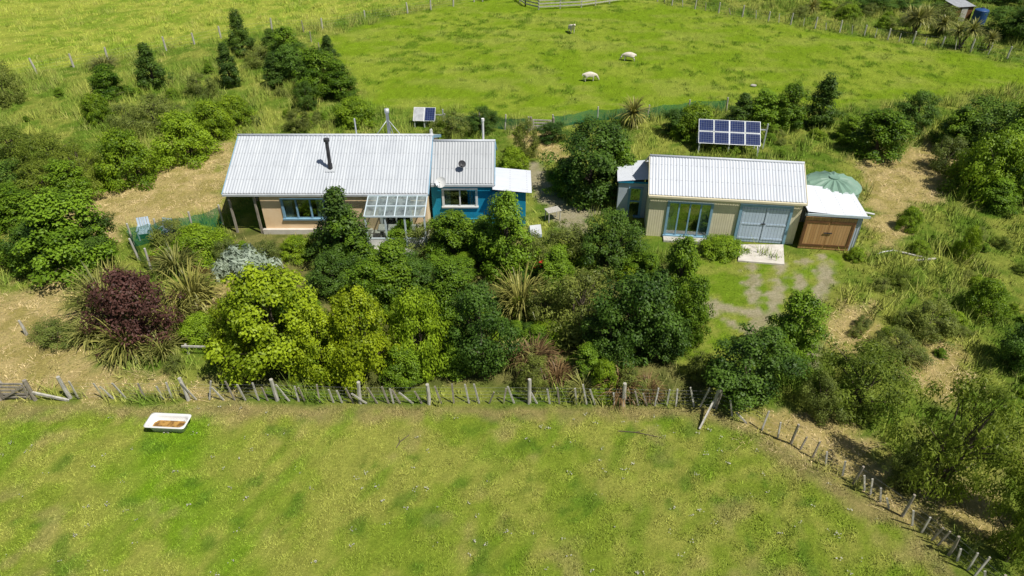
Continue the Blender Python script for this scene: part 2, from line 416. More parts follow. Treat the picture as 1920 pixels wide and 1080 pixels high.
cl=colour_at(x,y); blades('lawn_grass',x,y,.02+.065*sstep(.35,.7,fbm(x,y,2.2,8)),.012,.9,cl*1.08,m_bl,3)
x,y=rnd(90000,-45,45,36,84); z=zones(x,y); k=(z['padd']>.5); x,y=x[k],y[k]
wd=sstep(.55,.66,fbm(x,y,.35,11)*.4+fbm(x,y,1.3,13)*.6)
cl=colour_at(x,y); blades('paddock_grass',x,y,.05+.16*wd,.022,.8,cl*1.05,m_bl,3,.1)
x,y=rnd(120000,-58,58,12,84); z=zones(x,y)
k=(z['front']<.3)&(z['padd']<.4)&(z['straw']<.5)&(z['dirt']<.3)&(z['mown']<.4)&(rng.random(len(x))<1-.6*z['bed'])&notbuilt(x,y)
x,y=x[k],y[k]; cl=colour_at(x,y); dry=sstep(.48,.66,fbm(x,y,.9,61)); cl2=fbm(x,y,2.0,67,3)
cl=mixc(cl*1.15,cv(.46,.41,.15),dry*.5*rng.random(len(x)))
blades('long_grass',x,y,(.10+.45*sstep(.35,.65,fbm(x,y,.5,66)))*(.4+1.2*sstep(.35,.65,cl2))*(1-.45*z['mead'][k]),.02,.5,cl,m_bll,6,.10)
x,y=rnd(60000,-40,40,12,50); z=zones(x,y); k=(z['mown']>.4)&(z['dirt']<.5)&notbuilt(x,y); x,y=x[k],y[k]
blades('mown_grass',x,y,.05+.03*rng.random(len(x)),.015,.8,colour_at(x,y)*1.1,m_bl,3)
x,y=rnd(90000,-40,40,12,50); z=zones(x,y); k=(z['straw']>.35)&notbuilt(x,y); x,y=x[k],y[k]
blades('cut_straw',x,y,.05+.08*sstep(.4,.7,fbm(x,y,1.5,72)),.014,2.2,mixc(cv(.66,.52,.27),cv(.34,.30,.10),sstep(.4,.65,fbm(x,y,2,71))),m_bl,4,.1)
x,y=rnd(1100,-24,24,9.5,18.5); z=zones(x,y); k=(z['front']>.9)&(fbm(x,y,.6,81)>.42); x,y=x[k][:170],y[k][:170]
Vs=[];cs=[]
for a_,b_ in zip(x,y):
    for j in range(rng.integers(2,8)):
        px_=a_+rng.normal(0,.055);py_=b_+rng.normal(0,.04);r_=rng.uniform(.012,.03);an=rng.uniform(0,PI);zz=rng.uniform(.06,.09)
        for q in range(4):
            Vs.append((px_+r_*math.cos(an+q*PI/2)*rng.uniform(.6,1.2),py_+r_*math.sin(an+q*PI/2),zz+rng.uniform(-.01,.01)))
        cs+= [rng.choice([.40,.48,.33])]*4
cs=np.array(cs)[:,None]*np.array([[1,.99,.78]])
o=link(bpy.data.objects.new('clover_flowers',npmesh('clover_flowers',np.array(Vs),4,m_bl,colr=cs))); o['kind']='stuff'
# ---------------------------------------------------------------- trees
def prof_oval(t): return np.sqrt(np.clip(1-((t-.42)/.6)**2,0.02,1))
def prof_cone(t): return np.clip(np.minimum((t+.12)*3.2,1),0,1)*np.clip(1.02-t,0.03,1)**.75
def prof_egg(t): return np.clip(np.minimum((t+.25)*2.6,1),0,1)*np.clip(1.04-t,0.03,1)**.5
def prof_dome(t): return np.sqrt(np.clip(1.03-t*t,0.02,1))
def unit(v): return v/(np.linalg.norm(v,axis=1,keepdims=True)+1e-9)
def leaves(P,N,L,Wd,r,droop=0):
    n=len(P); N=unit(N); T=r.normal(0,1,(n,3)); T[:,2]-=droop; T=unit(T-N*(T*N).sum(1,keepdims=True)); B=np.cross(N,T)
    l=(L*r.uniform(.6,1.35,n))[:,None]; w=(Wd*r.uniform(.6,1.3,n))[:,None]
    V=np.stack([P-T*l*.5,P+B*w*.5-N*w*.12,P+T*l*.5,P-B*w*.5-N*w*.12],1)
    return V.reshape(-1,3)
def make_crown(seed,prof,R,h,z0,ncl,nl,L,Wd,rc,mat,shell=.35,stray=.15,droop=0,lob=.16):
    r=np.random.default_rng(seed)
    t=r.beta(1.05,1.15,ncl); a=r.uniform(0,2*PI,ncl); ph=r.uniform(0,6,3)
    env=prof(t)*R*(1+lob*np.sin(2*a+ph[0]+2*t)+lob*.8*np.sin(3*a+ph[1]+7*t)+lob*.5*np.sin(5*a+ph[2]-9*t))
    q=np.sqrt(r.uniform(shell,1,ncl)); q[r.random(ncl)<stray]*=1.18
    rcl=rc*r.uniform(.5,1.35,ncl)
    rad=np.maximum(env*q-rcl*.35,0)
    Cc=np.stack([np.cos(a)*rad,np.sin(a)*rad,z0+t*(h-z0-rcl*.6)+r.normal(0,.04,ncl)],1)
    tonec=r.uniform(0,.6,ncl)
    wgt=rcl**2; idx=r.choice(ncl,nl,p=wgt/wgt.sum())
    d=unit(r.normal(0,1,(nl,3))+np.array([0,0,.35])); rr=r.uniform(.45,1.1,nl)
    P=Cc[idx]+d*(rcl[idx]*rr)[:,None]*np.array([1,1,.8])
    rad2=P.copy(); rad2[:,2]=(P[:,2]-h*.35)*.6
    N=d*.75+unit(rad2)*.4+np.array([0,0,.4])+r.normal(0,.42,(nl,3))
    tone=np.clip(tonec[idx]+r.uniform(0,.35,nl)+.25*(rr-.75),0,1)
    P[:,2]=np.maximum(P[:,2],.04)
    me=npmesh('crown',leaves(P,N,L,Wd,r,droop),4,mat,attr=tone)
    return me,Cc
def make_trunk(seed,h,Cc,r0=.09,multi=1):
    r=random.Random(seed); b=MB()
    for m in range(multi):
        bx,by=(r.uniform(-.15,.15),r.uniform(-.15,.15)) if multi>1 else (0,0)
        pts=[(bx,by,-.05)];k=5
        for i in range(1,k+1): pts.append((bx*(1+i*.6)+r.uniform(-.05,.05)*i*.5,by*(1+i*.6)+r.uniform(-.05,.05)*i*.5,h*.8*i/k))
        b.tube(pts,[r0*(1-.16*i) for i in range(k+1)],7)
    for c in random.Random(seed+5).sample(list(Cc),min(12,len(Cc))):
        z=max(.1,c[2]*.6); p0=(c[0]*.05,c[1]*.05,z*.9); p1=(c[0]*.5,c[1]*.5,(z+c[2])/2); b.tube([p0,p1,tuple(c)],[r0*.4,r0*.28,r0*.1],5)
    return b
KIND={
'bright':(prof_dome,1.5,3.2,.15,130,16000,.105,.07,.33,'broadleaf_tree','tree',3),
'mid':(prof_egg,1.25,3.5,.2,120,13000,.105,.066,.31,'broadleaf_tree','tree',4),
'dark':(prof_oval,1.3,3.4,.2,105,12500,.10,.065,.34,'evergreen_tree','tree',3),
'conifer':(prof_cone,1.05,3.4,.1,100,10000,.11,.06,.27,'conifer_tree','tree',3),
'bush':(prof_dome,1.4,2.0,.05,110,13000,.09,.062,.30,'shrub','shrub',3),
'olive':(prof_oval,1.3,2.2,.1,75,8000,.12,.042,.34,'shrub','shrub',2),
'willow':(prof_oval,1.8,3.2,.2,130,9000,.15,.048,.34,'willow_tree','tree',3),
'purple':(prof_dome,1.6,2.4,.1,120,9000,.10,.06,.32,'purple_shrub','shrub',1),
'silver':(prof_dome,1.0,.8,.02,40,2600,.28,.08,.3,'silver_leaf_plant','plant',1),
}
LAB={'bright':'dense yellow-green broadleaf tree with rounded crown in the garden','mid':'upright mid-green broadleaf tree with egg-shaped crown',
'dark':'dark green bushy evergreen tree standing in rough grass','conifer':'narrow dark green conical tree in long grass','bush':'rounded fresh green shrub with dense small leaves',
'olive':'loose olive-green shrub growing in long grass','willow':'spreading loose-leaved olive tree beside the wire fence','purple':'large purple-leaved shrub among green flax plants',
'silver':'low silver-leaved artichoke plant in the garden bed'}
PROTO={}
for ki,(kd,(pf,R,h,z0,ncl,nl,L,Wd,rc,nm,cat,nv)) in enumerate(KIND.items()):
    PROTO[kd]=[]
    for v in range(nv):
        sd=100*ki+v*7+3
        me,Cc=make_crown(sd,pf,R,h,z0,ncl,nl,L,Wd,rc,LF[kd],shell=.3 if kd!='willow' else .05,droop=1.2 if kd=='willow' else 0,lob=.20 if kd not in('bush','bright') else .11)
        tb=make_trunk(sd,h,Cc,.09 if h>2.5 else .05,3 if nm in('shrub','purple_shrub','willow_tree') else 1)
        tm=bpy.data.meshes.new('trunk'); tm.from_pydata(tb.v,[],tb.f); tm.materials.append(m_bark); tm.update()
        PROTO[kd].append((tm,me))
cnt={k:0 for k in KIND}
def plant_at(x,y,r,h,kd,label=None,group=None):
    (pf,R,Hc,*_)=KIND[kd]; nm,cat=KIND[kd][9],KIND[kd][10]
    v=cnt[kd]%len(PROTO[kd]); cnt[kd]+=1
    e=top(nm,label or LAB[kd],cat,(x,y,0),random.uniform(0,6.28),group)
    e.scale=(r/R,r/R*random.uniform(.9,1.1),h/Hc)
    tm,cm=PROTO[kd][v]
    link(bpy.data.objects.new('trunk',tm),e); link(bpy.data.objects.new('crown',cm),e)
    return e
def T(cx,tp,bt,w,kd,label=None):
    r=w/2/SC(bt)
    x,y=G(cx,bt); y+=.6*r; x*=(y*C+H*S)/((y-.6*r)*C+H*S)
    h=max(.5,HT(y+.15*r,tp)*.96)
    return plant_at(x,y,r*1.04,h,kd,label)
TL=[(15,105,205,70,'olive'),(212,115,195,75,'mid'),(292,75,172,68,'conifer'),(190,170,238,62,'bush'),(457,12,108,60,'conifer'),(435,75,168,54,'conifer'),
(515,50,115,60,'conifer'),(545,42,140,85,'mid'),(520,95,168,55,'conifer'),(600,80,190,85,'mid'),(640,108,192,75,'mid'),(578,148,210,38,'dark'),(490,80,130,55,'olive'),(565,75,165,80,'dark'),(620,62,130,46,'conifer'),
(355,203,308,112,'bush'),(402,183,268,86,'bush'),(443,173,242,78,'bush'),(250,236,352,115,'bush'),(300,172,252,80,'olive'),(380,133,190,60,'olive'),(240,190,250,50,'olive'),
(664,178,240,80,'bush'),(560,200,250,50,'olive'),(35,232,330,120,'willow'),(110,245,345,115,'willow'),(15,300,415,110,'dark'),(165,262,375,90,'willow'),(85,300,395,110,'willow'),(40,340,440,110,'mid'),(140,290,400,90,'mid'),
(145,345,530,165,'mid'),(75,420,525,90,'mid'),(8,410,515,60,'mid'),(105,400,520,100,'dark'),(185,390,500,80,'dark'),(330,410,470,70,'olive'),
(375,418,490,110,'bush'),(430,445,500,60,'olive'),(650,340,525,125,'conifer'),(655,380,525,105,'mid'),(612,430,490,70,'mid'),
(530,478,725,195,'bright'),(455,540,690,80,'bright'),(610,560,725,110,'bright'),(688,525,728,125,'bright'),(790,528,705,108,'bush'),(740,445,590,120,'mid'),(850,388,500,100,'mid'),(800,415,480,80,'olive'),
(950,345,535,115,'mid'),(905,400,500,85,'mid'),(845,480,620,100,'mid'),(905,525,715,120,'dark'),(700,480,600,100,'mid'),(630,470,560,80,'dark'),(780,470,570,90,'dark'),
(1140,388,525,105,'dark'),(1065,410,500,90,'olive'),(1085,498,645,135,'olive'),(1185,490,700,140,'dark'),(1265,430,600,95,'mid'),(1288,505,665,80,'mid'),(1040,455,560,80,'mid'),(1230,560,690,110,'dark'),(1020,520,620,70,'olive'),(1140,560,700,90,'dark'),
(1000,430,520,60,'olive'),(1105,212,388,150,'dark'),(1150,250,380,85,'mid'),(1060,290,370,75,'mid'),
(1395,610,765,140,'dark'),(1475,535,695,108,'mid'),(1350,440,488,90,'bush'),
(1600,640,800,165,'willow'),(1750,700,965,180,'willow'),(1890,860,1085,120,'willow'),(1840,770,860,90,'willow'),(1690,820,930,80,'olive'),(1530,700,790,70,'olive'),(1910,800,1000,80,'mid'),
(1640,198,305,115,'mid'),(1710,165,250,60,'dark'),(1533,133,245,72,'conifer'),(1475,148,245,76,'mid'),(1428,163,242,80,'mid'),(1387,170,240,60,'conifer'),(1300,188,268,92,'bush'),(1265,200,260,50,'dark'),
(1590,215,270,60,'mid'),(1830,178,300,120,'dark'),(1835,238,382,118,'bush'),(1895,160,330,110,'mid'),(1785,195,290,90,'mid'),(1905,260,385,90,'dark'),(1770,250,330,80,'olive'),(1870,215,350,100,'mid'),(1915,200,300,80,'dark'),
(1905,585,700,80,'dark'),(1700,385,435,45,'bush'),(1805,418,490,40,'bush'),(1860,330,400,80,'mid'),
(905,197,255,50,'dark'),(850,205,262,60,'olive'),(985,215,300,50,'olive'),(960,270,330,60,'bush'),(1035,225,270,50,'dark'),(830,225,258,40,'bush'),
(1885,10,75,90,'dark'),(1915,5,85,70,'dark'),(1760,5,50,60,'olive'),(1590,5,40,50,'bush'),(1640,-10,25,60,'dark'),(1500,8,35,40,'olive'),(1700,-10,20,60,'dark'),(1540,-5,18,60,'bush'),(1665,28,52,30,'olive'),(1780,-30,5,90,'dark'),(1880,-40,10,90,'dark'),
(380,585,650,80,'bush'),(330,665,700,40,'olive'),(110,600,655,80,'olive'),(1190,470,530,80,'mid'),(1100,640,715,70,'mid'),(1130,670,745,60,'bush'),(760,640,730,80,'mid'),(860,640,715,90,'mid'),(1310,655,720,60,'olive'),(1180,690,748,60,'olive'),(1000,660,735,60,'olive'),
(560,440,490,70,'bush'),(500,450,500,60,'olive'),(760,410,470,60,'mid'),(1215,470,540,60,'mid'),(1740,560,640,90,'olive'),(1840,520,600,80,'bush'),(1680,620,680,80,'olive')]
for q in TL: T(*q)
T(270,496,665,170,'purple'); T(465,462,525,95,'silver'); T(430,478,520,50,'silver')
def scatter(n,poly,kinds,smin,smax,grp):
    P=PW(poly); k=0;tries=0
    while k<n and tries<5000:
        tries+=1
        x=random.uniform(P[:,0].min(),P[:,0].max()); y=random.uniform(P[:,1].min(),P[:,1].max())
        if sdist(np.array([x]),np.array([y]),P)[0]<0: continue
        if not notbuilt(np.array([x]),np.array([y]))[0]: continue
        r=random.uniform(smin,smax); plant_at(x,y,r,r*random.uniform(1,1.7),random.choice(kinds),'small green garden shrub among taller trees' if grp[0]=='s' else 'small olive shrub growing in long rough grass',grp); k+=1
scatter(75,[(450,470),(800,455),(1270,520),(1290,700),(470,715),(430,600)],['bush','mid','olive','dark','mid','mid'],.4,.85,'shrubs in the garden')
scatter(34,[(1560,470),(1920,420),(1920,800),(1760,720),(1560,620)],['olive','bush','willow','mid'],.2,.6,'bushes in the rough grass')
scatter(24,[(30,150),(420,95),(560,190),(640,240),(440,240),(180,250),(0,220)],['olive','bush','mid'],.25,.6,'bushes in the rough grass')
scatter(18,[(1240,250),(1560,240),(1600,300),(1300,285)],['bush','olive','mid'],.3,.55,'bushes in the rough grass')
scatter(16,[(430,205),(780,235),(1040,245),(960,255),(450,248)],['olive','bush'],.3,.5,'bushes in the rough grass')
scatter(18,[(1480,0),(1760,20),(1780,80),(1700,70)],['olive','bush','dark'],.4,.9,'bushes in the rough grass')
# flax
def strap(r,p0,az,el,L,w,arc,k=5):
    pts=[];p=np.array(p0,float);e=el
    for i in range(k+1):
        pts.append(p.copy()); st=L/k
        p=p+np.array([math.cos(az)*math.cos(e),math.sin(az)*math.cos(e),math.sin(e)])*st; e-=arc/k*(1+i*.4)
        p[2]=max(p[2],.03)
    side=np.array([-math.sin(az),math.cos(az),0]); V=[]
    for i in range(k):
        wa=w*(1-.1*i); wb=w*(1-.1*(i+1)) if i+1<k else w*.08
        V+=[pts[i]-side*wa,pts[i]+side*wa,pts[i+1]+side*wb,pts[i+1]-side*wb]
    return V
def straps(seed,n,L,w,arc,base,el=(.6,1.5),center=(0,0,0)):
    r=random.Random(seed);V=[];tn=[]
    for i in range(n):
        az=r.uniform(0,2*PI); p=(center[0]+math.cos(az)*r.uniform(0,base),center[1]+math.sin(az)*r.uniform(0,base),center[2])
        V+=strap(r,p,az,r.uniform(*el),L*r.uniform(.6,1.15),w*r.uniform(.7,1.2),arc*r.uniform(.4,1.4)); tn+=[r.random()]*5
    return np.array(V),np.array(tn)
FM={}
for kd in('flax','flaxred'):
    for v in range(2):
        V_,tn=straps(40+v,300,1.6,.035,1.3,.55,(.75,1.55)); FM[kd,v]=npmesh('blades',V_,4,LF[kd],attr=tn)
fc=0
def flax(cx,bt,w,h=1,kd='flax'):
    global fc
    x,y=G(cx,bt); r=w/2/SC(bt); s=r/1.2; fc+=1
    e=top('flax_plant','large clump of green sword-leaved flax in the garden' if kd=='flax' else 'bronze-brown clump of sword-leaved flax by the fence','plant',(x,y+.5*r,0),random.uniform(0,6))
    e.scale=(s,s,s*h); link(bpy.data.objects.new('leaves',FM[kd,fc%2]),e)
for q in [(190,600,110,1.5),(355,590,100,1.6),(320,625,100,1.2),(235,672,110,1.1),(170,645,80,1.1),(300,675,80,1.),(325,520,80,1.2),(210,560,80,1.3),(975,600,90,1.9),(1000,700,85,1.2,'flaxred'),(965,690,70,1.3),(1120,715,85,1.2),(1165,750,80,1.1,'flaxred'),(1095,748,65,1.),(1045,722,60,1.1,'flaxred'),(1215,748,60,1,'flaxred'),(190,130,50,.8),(1700,690,60,.7)]: flax(*q)
def cabbage(cx,tp,bt,w,heads=1,nm='cabbage_tree',low=0):
    x,y=G(cx,bt); h=HT(y,tp); L=w/2/SC(bt)*1.35
    e=top(nm,'spiky-headed cabbage tree standing near the paddock fence','tree',(x,y,0))
    b=MB(); Vs=[];ts=[]; zc=max(.25,h-L*.75) if not low else h*.42
    for i in range(heads):
        c=(0,0,zc) if heads==1 else (math.cos(i*2.1)*L*.5,math.sin(i*2.1)*L*.5,zc-.3*(i%2))
        b.tube([(0,0,-.05),(c[0]*.3,c[1]*.3,c[2]*.5),c],[.1,.08,.06],8)
        V_,tn=straps(70+i+int(cx),240,L,.04,.7,.05,(-.4,1.5),c); Vs.append(V_);ts.append(tn)
    b.obj('trunk',m_bark,e); link(bpy.data.objects.new('crown',npmesh('crown',np.concatenate(Vs),4,LF['flax'],attr=np.concatenate(ts))),e)
cabbage(1712,10,66,42,3); cabbage(1798,38,92,36,2); cabbage(1185,178,238,56,1,low=1); cabbage(1760,30,70,28,1); cabbage(1520,0,25,28,1); cabbage(1850,60,95,26,1)
# ---------------------------------------------------------------- house
hs=top('house','long low house with white corrugated roof, peach and blue walls','house',(-14.77,31.0,0))
pit=math.atan2(1.55,3.7); Ls=math.hypot(1.55,3.7)
roof=bpy.data.objects.new('roof',None); link(roof,hs)
corr('roof_sheet',(0,0,2.45),(1,0,0),(0,3.7,1.55),10.5,Ls,m_roof,roof,.15,.018)
corr('roof_sheet',(10.5,7.4,2.45),(-1,0,0),(0,-3.7,1.55),10.5,Ls,m_roof,roof,.15,.018)
L2=math.hypot(2.25,1.4)
corr('roof_sheet',(10.52,1.05,2.45),(1,0,0),(0,2.25,1.4),3.33,L2,m_roof2,roof,.15,.018)
corr('roof_sheet',(13.85,6.6,1.9),(-1,0,0),(0,-3.3,1.95),3.33,math.hypot(3.3,1.95),m_roof2,roof)
b=MB(); b.tube([(-.03,3.7,4.0),(10.53,3.7,4.0)],[.08,.08],8); b.obj('ridge_cap',m_roofw,roof,True)
b=MB(); b.tube([(10.55,3.3,3.86),(13.88,3.3,3.86)],[.07,.07],8); b.obj('ridge_cap',m_roofw,roof,True)
for x0,x1,y0,z0 in((0,10.5,-.06,2.34),(10.54,13.86,.99,2.34)): MB().box(x0,x1,y0-.06,y0+.05,z0-.02,z0+.09).obj('gutter',m_steel,roof)
for x in(-.02,10.51):
    b=MB(); b.beam((x,-.02,2.36),(x,3.7,3.93),.04,.16); b.beam((x,7.42,2.36),(x,3.7,3.93),.04,.16); b.obj('barge_board',m_bframe,roof)
b=MB(); b.beam((13.87,1.05,2.36),(13.87,3.3,3.76),.04,.14); b.beam((13.87,6.6,1.83),(13.87,3.3,3.76),.04,.14)
b.obj('barge_board',m_bframe,roof)
def wallbox(openings,x0,x1,z0,z1,y0,y1):
    b=MB(); xs=sorted({x0,x1}|{o[0] for o in openings}|{o[1] for o in openings})
    for i in range(len(xs)-1):
        a,c=xs[i],xs[i+1]; m=(a+c)/2; op=[o for o in openings if o[0]<m<o[1]]
        if op: 
            o=op[0]
            if o[2]>z0+.01: b.box(a,c,y0,y1,z0,o[2])
            b.box(a,c,y0,y1,o[3],z1)
        else: b.box(a,c,y0,y1,z0,z1)
    return b
b=wallbox([(2.85,5.05,.85,2.08),(7.9,9.5,.05,2.05)],1.75,10.35,0,2.46,.16,.36)
b.box(1.75,1.95,.36,7.0,0,2.5); b.box(10.15,10.35,.36,7.0,0,2.5); b.box(1.95,10.15,6.8,7.0,0,2.5)
for x in(1.75,10.15): b.poly([(x,.3,2.5),(x,6.85,2.5),(x,3.7,3.88)]); b.poly([(x+.2,.3,2.5),(x+.2,6.85,2.5),(x+.2,3.7,3.88)])
b.obj('wall',m_plas,hs)
MB().box(1.6,7.4,.0,.16,0,.28).obj('plinth',m_conc,hs)
MB().box(1.95,10.15,.36,6.8,.02,.06).obj('floor',m_in,hs)
window(hs,2.85,5.05,.16,.85,2.08,m_bframe,3,None,True)
window(hs,7.9,9.5,.16,.05,2.05,m_white,2,None,False,'door')
for x,y in((.15,.2),(.15,3.7),(.15,7.1),(1.5,.1)): MB().box(x-.05,x+.05,y-.05,y+.05,0,2.42).obj('verandah_post',m_post,hs)
MB().box(.1,1.7,.15,.25,2.28,2.42).obj('verandah_beam',m_post,hs)
b=wallbox([(11.1,12.9,1.0,2.08)],10.5,13.7,0,2.46,1.2,1.35)
b.box(13.55,13.7,1.35,6.4,0,2.0).box(10.5,13.55,6.25,6.4,0,2.0); b.poly([(13.7,1.3,2.4),(13.7,6.4,2.0),(13.7,3.3,3.7)])
b.obj('wall',m_blue,hs)['label']='bright blue painted timber wall'
window(hs,11.1,12.9,1.2,1.0,2.08,m_white,2,None,True)
MB().box(10.5,13.5,1.4,6.2,.02,.06).obj('floor',m_in,hs)
lt=MB(); lt.box(13.72,15.5,.85,3.2,0,2.0); lt.obj('wall',m_blue,hs)
corr('lean_to_roof',(13.75,.65,2.32),(0,1,0),(2.05,0,-.2),2.6,2.06,m_roofw,hs)
b=MB();b.box(14.1,14.7,.8,.85,.9,1.7); b.obj('window',m_bframe,hs)
b=MB()
b.box(12.3,14.2,-.3,.85,.2,.3)
for i in range(12): b.box(12.3+i*.165,12.42+i*.165,-.34,-.3,.2,1.1)
b.box(12.28,14.22,-.36,-.28,1.1,1.16); b.obj('porch',m_blue,hs)
cs_=bpy.data.objects.new('conservatory',None); link(cs_,hs)
b=MB(); x0,x1,ya,yb,za,zb=7.45,10.45,-1.65,-.12,2.02,2.34
for i in range(7):
    x=x0+(x1-x0)*i/6; b.beam((x,ya,za),(x,yb,zb),.05,.07)
for q in(0,.5,1): b.beam((x0,ya+(yb-ya)*q,za+(zb-za)*q+.012),(x1,ya+(yb-ya)*q,za+(zb-za)*q+.012),.055,.07)
for i in range(4):
    x=x0+.03+(x1-x0-.06)*i/3; b.box(x-.04,x+.04,ya+.02,ya+.1,0,za-.02)
b.box(x0,x1,ya+.03,ya+.09,.7,.76); b.obj('frame',m_pale,cs_)
MB().poly([(x0,ya,za+.02),(x1,ya,za+.02),(x1,yb,zb+.02),(x0,yb,zb+.02)]).obj('glazing',m_glassr,cs_)
MB().box(x0-.1,x1,ya-.5,.15,.1,.2).obj('deck',m_postl,cs_)
MB().box(x0,x0+1.0,ya+.04,ya+.08,.2,.7).obj('panelling',m_white,cs_); MB().box(x0+2,x1,ya+.04,ya+.08,.2,.7).obj('panelling',m_white,cs_)
b=MB(); b.box(7.9,10.1,-1.1,-.5,.85,.92)
for i in range(3): b.box(8.0+.95*i,8.08+.95*i,-1.0,-.6,.2,.86)
b.obj('potting_bench',m_postl,cs_)
def ry(y): return 2.45+y*1.55/3.7
zb=ry(1.5)
ch=MB(); ch.tube([(5.3,1.5,zb-.1),(5.3,1.5,zb+.3),(5.3,1.5,zb+.301),(5.33,1.5,zb+1.5),(5.33,1.5,zb+1.501),(5.33,1.5,zb+1.54),(5.33,1.5,zb+1.68),(5.33,1.5,zb+1.72)],[.12,.12,.095,.095,.095,.15,.15,.06],14)
c=ch.obj('chimney',m_black,roof,False); c['label']='black metal stove flue with cap'
fl=MB(); fl.box(5.06,5.54,-.25,.25,0,.02); f_=fl.obj('flashing',m_steel,roof); f_.location=(0,1.5,zb+.03); f_.rotation_euler=(pit,0,0)
b=MB(); b.tube([(8.05,4.2,3.6),(8.05,4.2,5.05),(8.05,4.2,5.06),(8.05,4.2,5.28)],[.085,.085,.13,.13],12)
for q in((7.45,3.75,4.0),(8.75,3.75,4.0),(8.05,5.4,3.3)): b.tube([q,(8.05,4.2,4.7)],[.02,.02],5)
b.obj('flue',m_steel,roof,True)
MB().tube([(6.35,3.8,3.9),(6.35,3.8,4.9)],[.04,.04],8).obj('vent_pipe',m_steel,roof)
MB().tube([(10.4,3.8,3.9),(10.4,3.8,4.25),(10.45,3.8,4.27)],[.08,.08,.08],8).obj('vent_pipe',m_white,roof)
MB().tube([(13.2,3.9,3.5),(13.2,3.9,4.7),(13.2,3.9,4.71),(13.2,3.9,4.86)],[.06,.06,.085,.085],10).obj('vent_pipe',m_white,roof)
def dish(x,y,z,r,mat,az):
    b=MB(); n=18;k=5
    for i in range(k+1):
        rr=r*i/k
        for j in range(n): b.v.append((rr*math.cos(2*PI*j/n),rr*math.sin(2*PI*j/n),.25*rr*rr/r))
    for i in range(k):
        for j in range(n): b.f.append((i*n+j,i*n+(j+1)%n,(i+1)*n+(j+1)%n,(i+1)*n+j))
    b.tube([(0,-r*.9,.05),(0,-.05,r*.9)],[.015,.015],6); b.tube([(0,0,r*.82),(0,-.05,r)],[.035,.035],8)
    b.obj('satellite_dish',mat,roof,True,(x,y,z),(math.radians(52),0,az))
    p=MB().tube([(x,y+.02,z-.02),(x,y+.15,z-.25),(x,y+.15,z-.5)],[.02,.02,.02],6); p.obj('dish_bracket',m_steel,roof)
dish(11.1,.85,2.62,.29,m_white,-.3); dish(12.15,1.7,3.25,.2,m_black,.35)
# ---------------------------------------------------------------- shed
ang=-math.atan2(.9,7.69)
sh=top('garage_shed','cream corrugated iron shed with white roof and blue double doors','shed',(6.96,30.8,0),ang)
rf=bpy.data.objects.new('roof',None); link(rf,sh)
Lr=math.hypot(2.0,1.2)
corr('roof_sheet',(0,0,2.5),(1,0,0),(0,2,1.2),7.74,Lr,m_roofw,rf,.15,.018); corr('roof_sheet',(7.74,4,2.5),(-1,0,0),(0,-2,1.2),7.74,Lr,m_roof,rf)
b=MB(); b.tube([(-.02,2,3.71),(7.76,2,3.71)],[.07,.07],8); b.obj('ridge_cap',m_roofw,rf,True)
b=MB(); b.box(-.02,7.76,-.12,-.01,2.38,2.48); b.obj('gutter',m_cream,rf)
for x in(-.03,7.77):
    b=MB(); b.beam((x,-.02,2.43),(x,2,3.63),.03,.14); b.beam((x,4.02,2.43),(x,2,3.63),.03,.14); b.obj('barge_board',m_cream,rf)
corr('wall',(.1,.10,.0),(1,0,0),(0,0,1),7.54,2.46,m_cream,sh,.12,.003,[(.95,3.15,.12,2.12),(4.55,7.0,0,2.1)])
corr('wall',(.1,3.85,0),(0,-1,0),(0,0,1),3.75,2.46,m_cream,sh,.12,.004); corr('wall',(7.64,.10,0),(0,1,0),(0,0,1),3.75,2.46,m_cream,sh,.12,.004)
corr('wall',(7.64,3.85,0),(-1,0,0),(0,0,1),7.54,2.46,m_cream,sh,.12,.004)
for x in(.11,7.63): MB().poly([(x,.15,2.45),(x,3.85,2.45),(x,2,3.62)]).obj('gable',m_cream,sh)
MB().box(.2,7.5,.25,3.75,.0,.05).obj('floor',m_in,sh)
MB().box(.2,7.5,3.6,3.7,.05,2.4).obj('interior_lining',m_in,sh)
window(sh,1.05,3.25,.08,.12,2.12,m_bframe,4,None,True,'door','blue framed glass french doors')
b=MB(); 
for x in(4.62,7.1): b.box(x-.02,x+.1,.01,.12,0,2.1)
b.box(4.6,7.2,.01,.12,2.1,2.2); b.obj('door_frame',m_bframe,sh)
for x0,x1 in((4.72,5.9),(5.92,7.1)):
    d=MB().box(x0,x1,.05,.09,.03,2.09).obj('door',m_gdoor,sh)
    b=MB()
    for z in(.2,1.05,1.9): b.box(x0+.04,x1-.04,.032,.048,z,z+.09)
    b.box(x0+.04,x0+.13,.034,.047,.29,1.9)
    b.obj('brace',m_gdoor,d)
MB().box(5.8,6.02,.01,.03,1.12,1.17).obj('handle',m_black,sh)
MB().box(1.0,3.4,-.45,.08,0,.11).obj('door_step',m_postl,sh)
ax=bpy.data.objects.new('annex',None); link(ax,sh)
corr('annex_roof',(7.8,-.32,2.2),(0,1,0),(2.95,0,-.2),2.97,2.96,m_roofw,ax)
b=MB(); b.box(7.8,10.78,-.38,-.33,2.0,2.12); b.obj('fascia',m_pale,ax)
corr('annex_wall',(10.55,-.2,0),(0,1,0),(0,0,1),2.7,1.98,m_grey,ax,.11,.01); corr('annex_wall',(10.55,2.5,0),(-1,0,0),(0,0,1),2.8,2.0,m_grey,ax,.11,.01)
corr('annex_wall',(10.3,-.2,0),(1,0,0),(0,0,1),.25,1.98,m_grey,ax,.11,.01)
MB().box(7.78,10.3,-.19,-.1,1.86,2.0).obj('lintel',m_grey,ax)
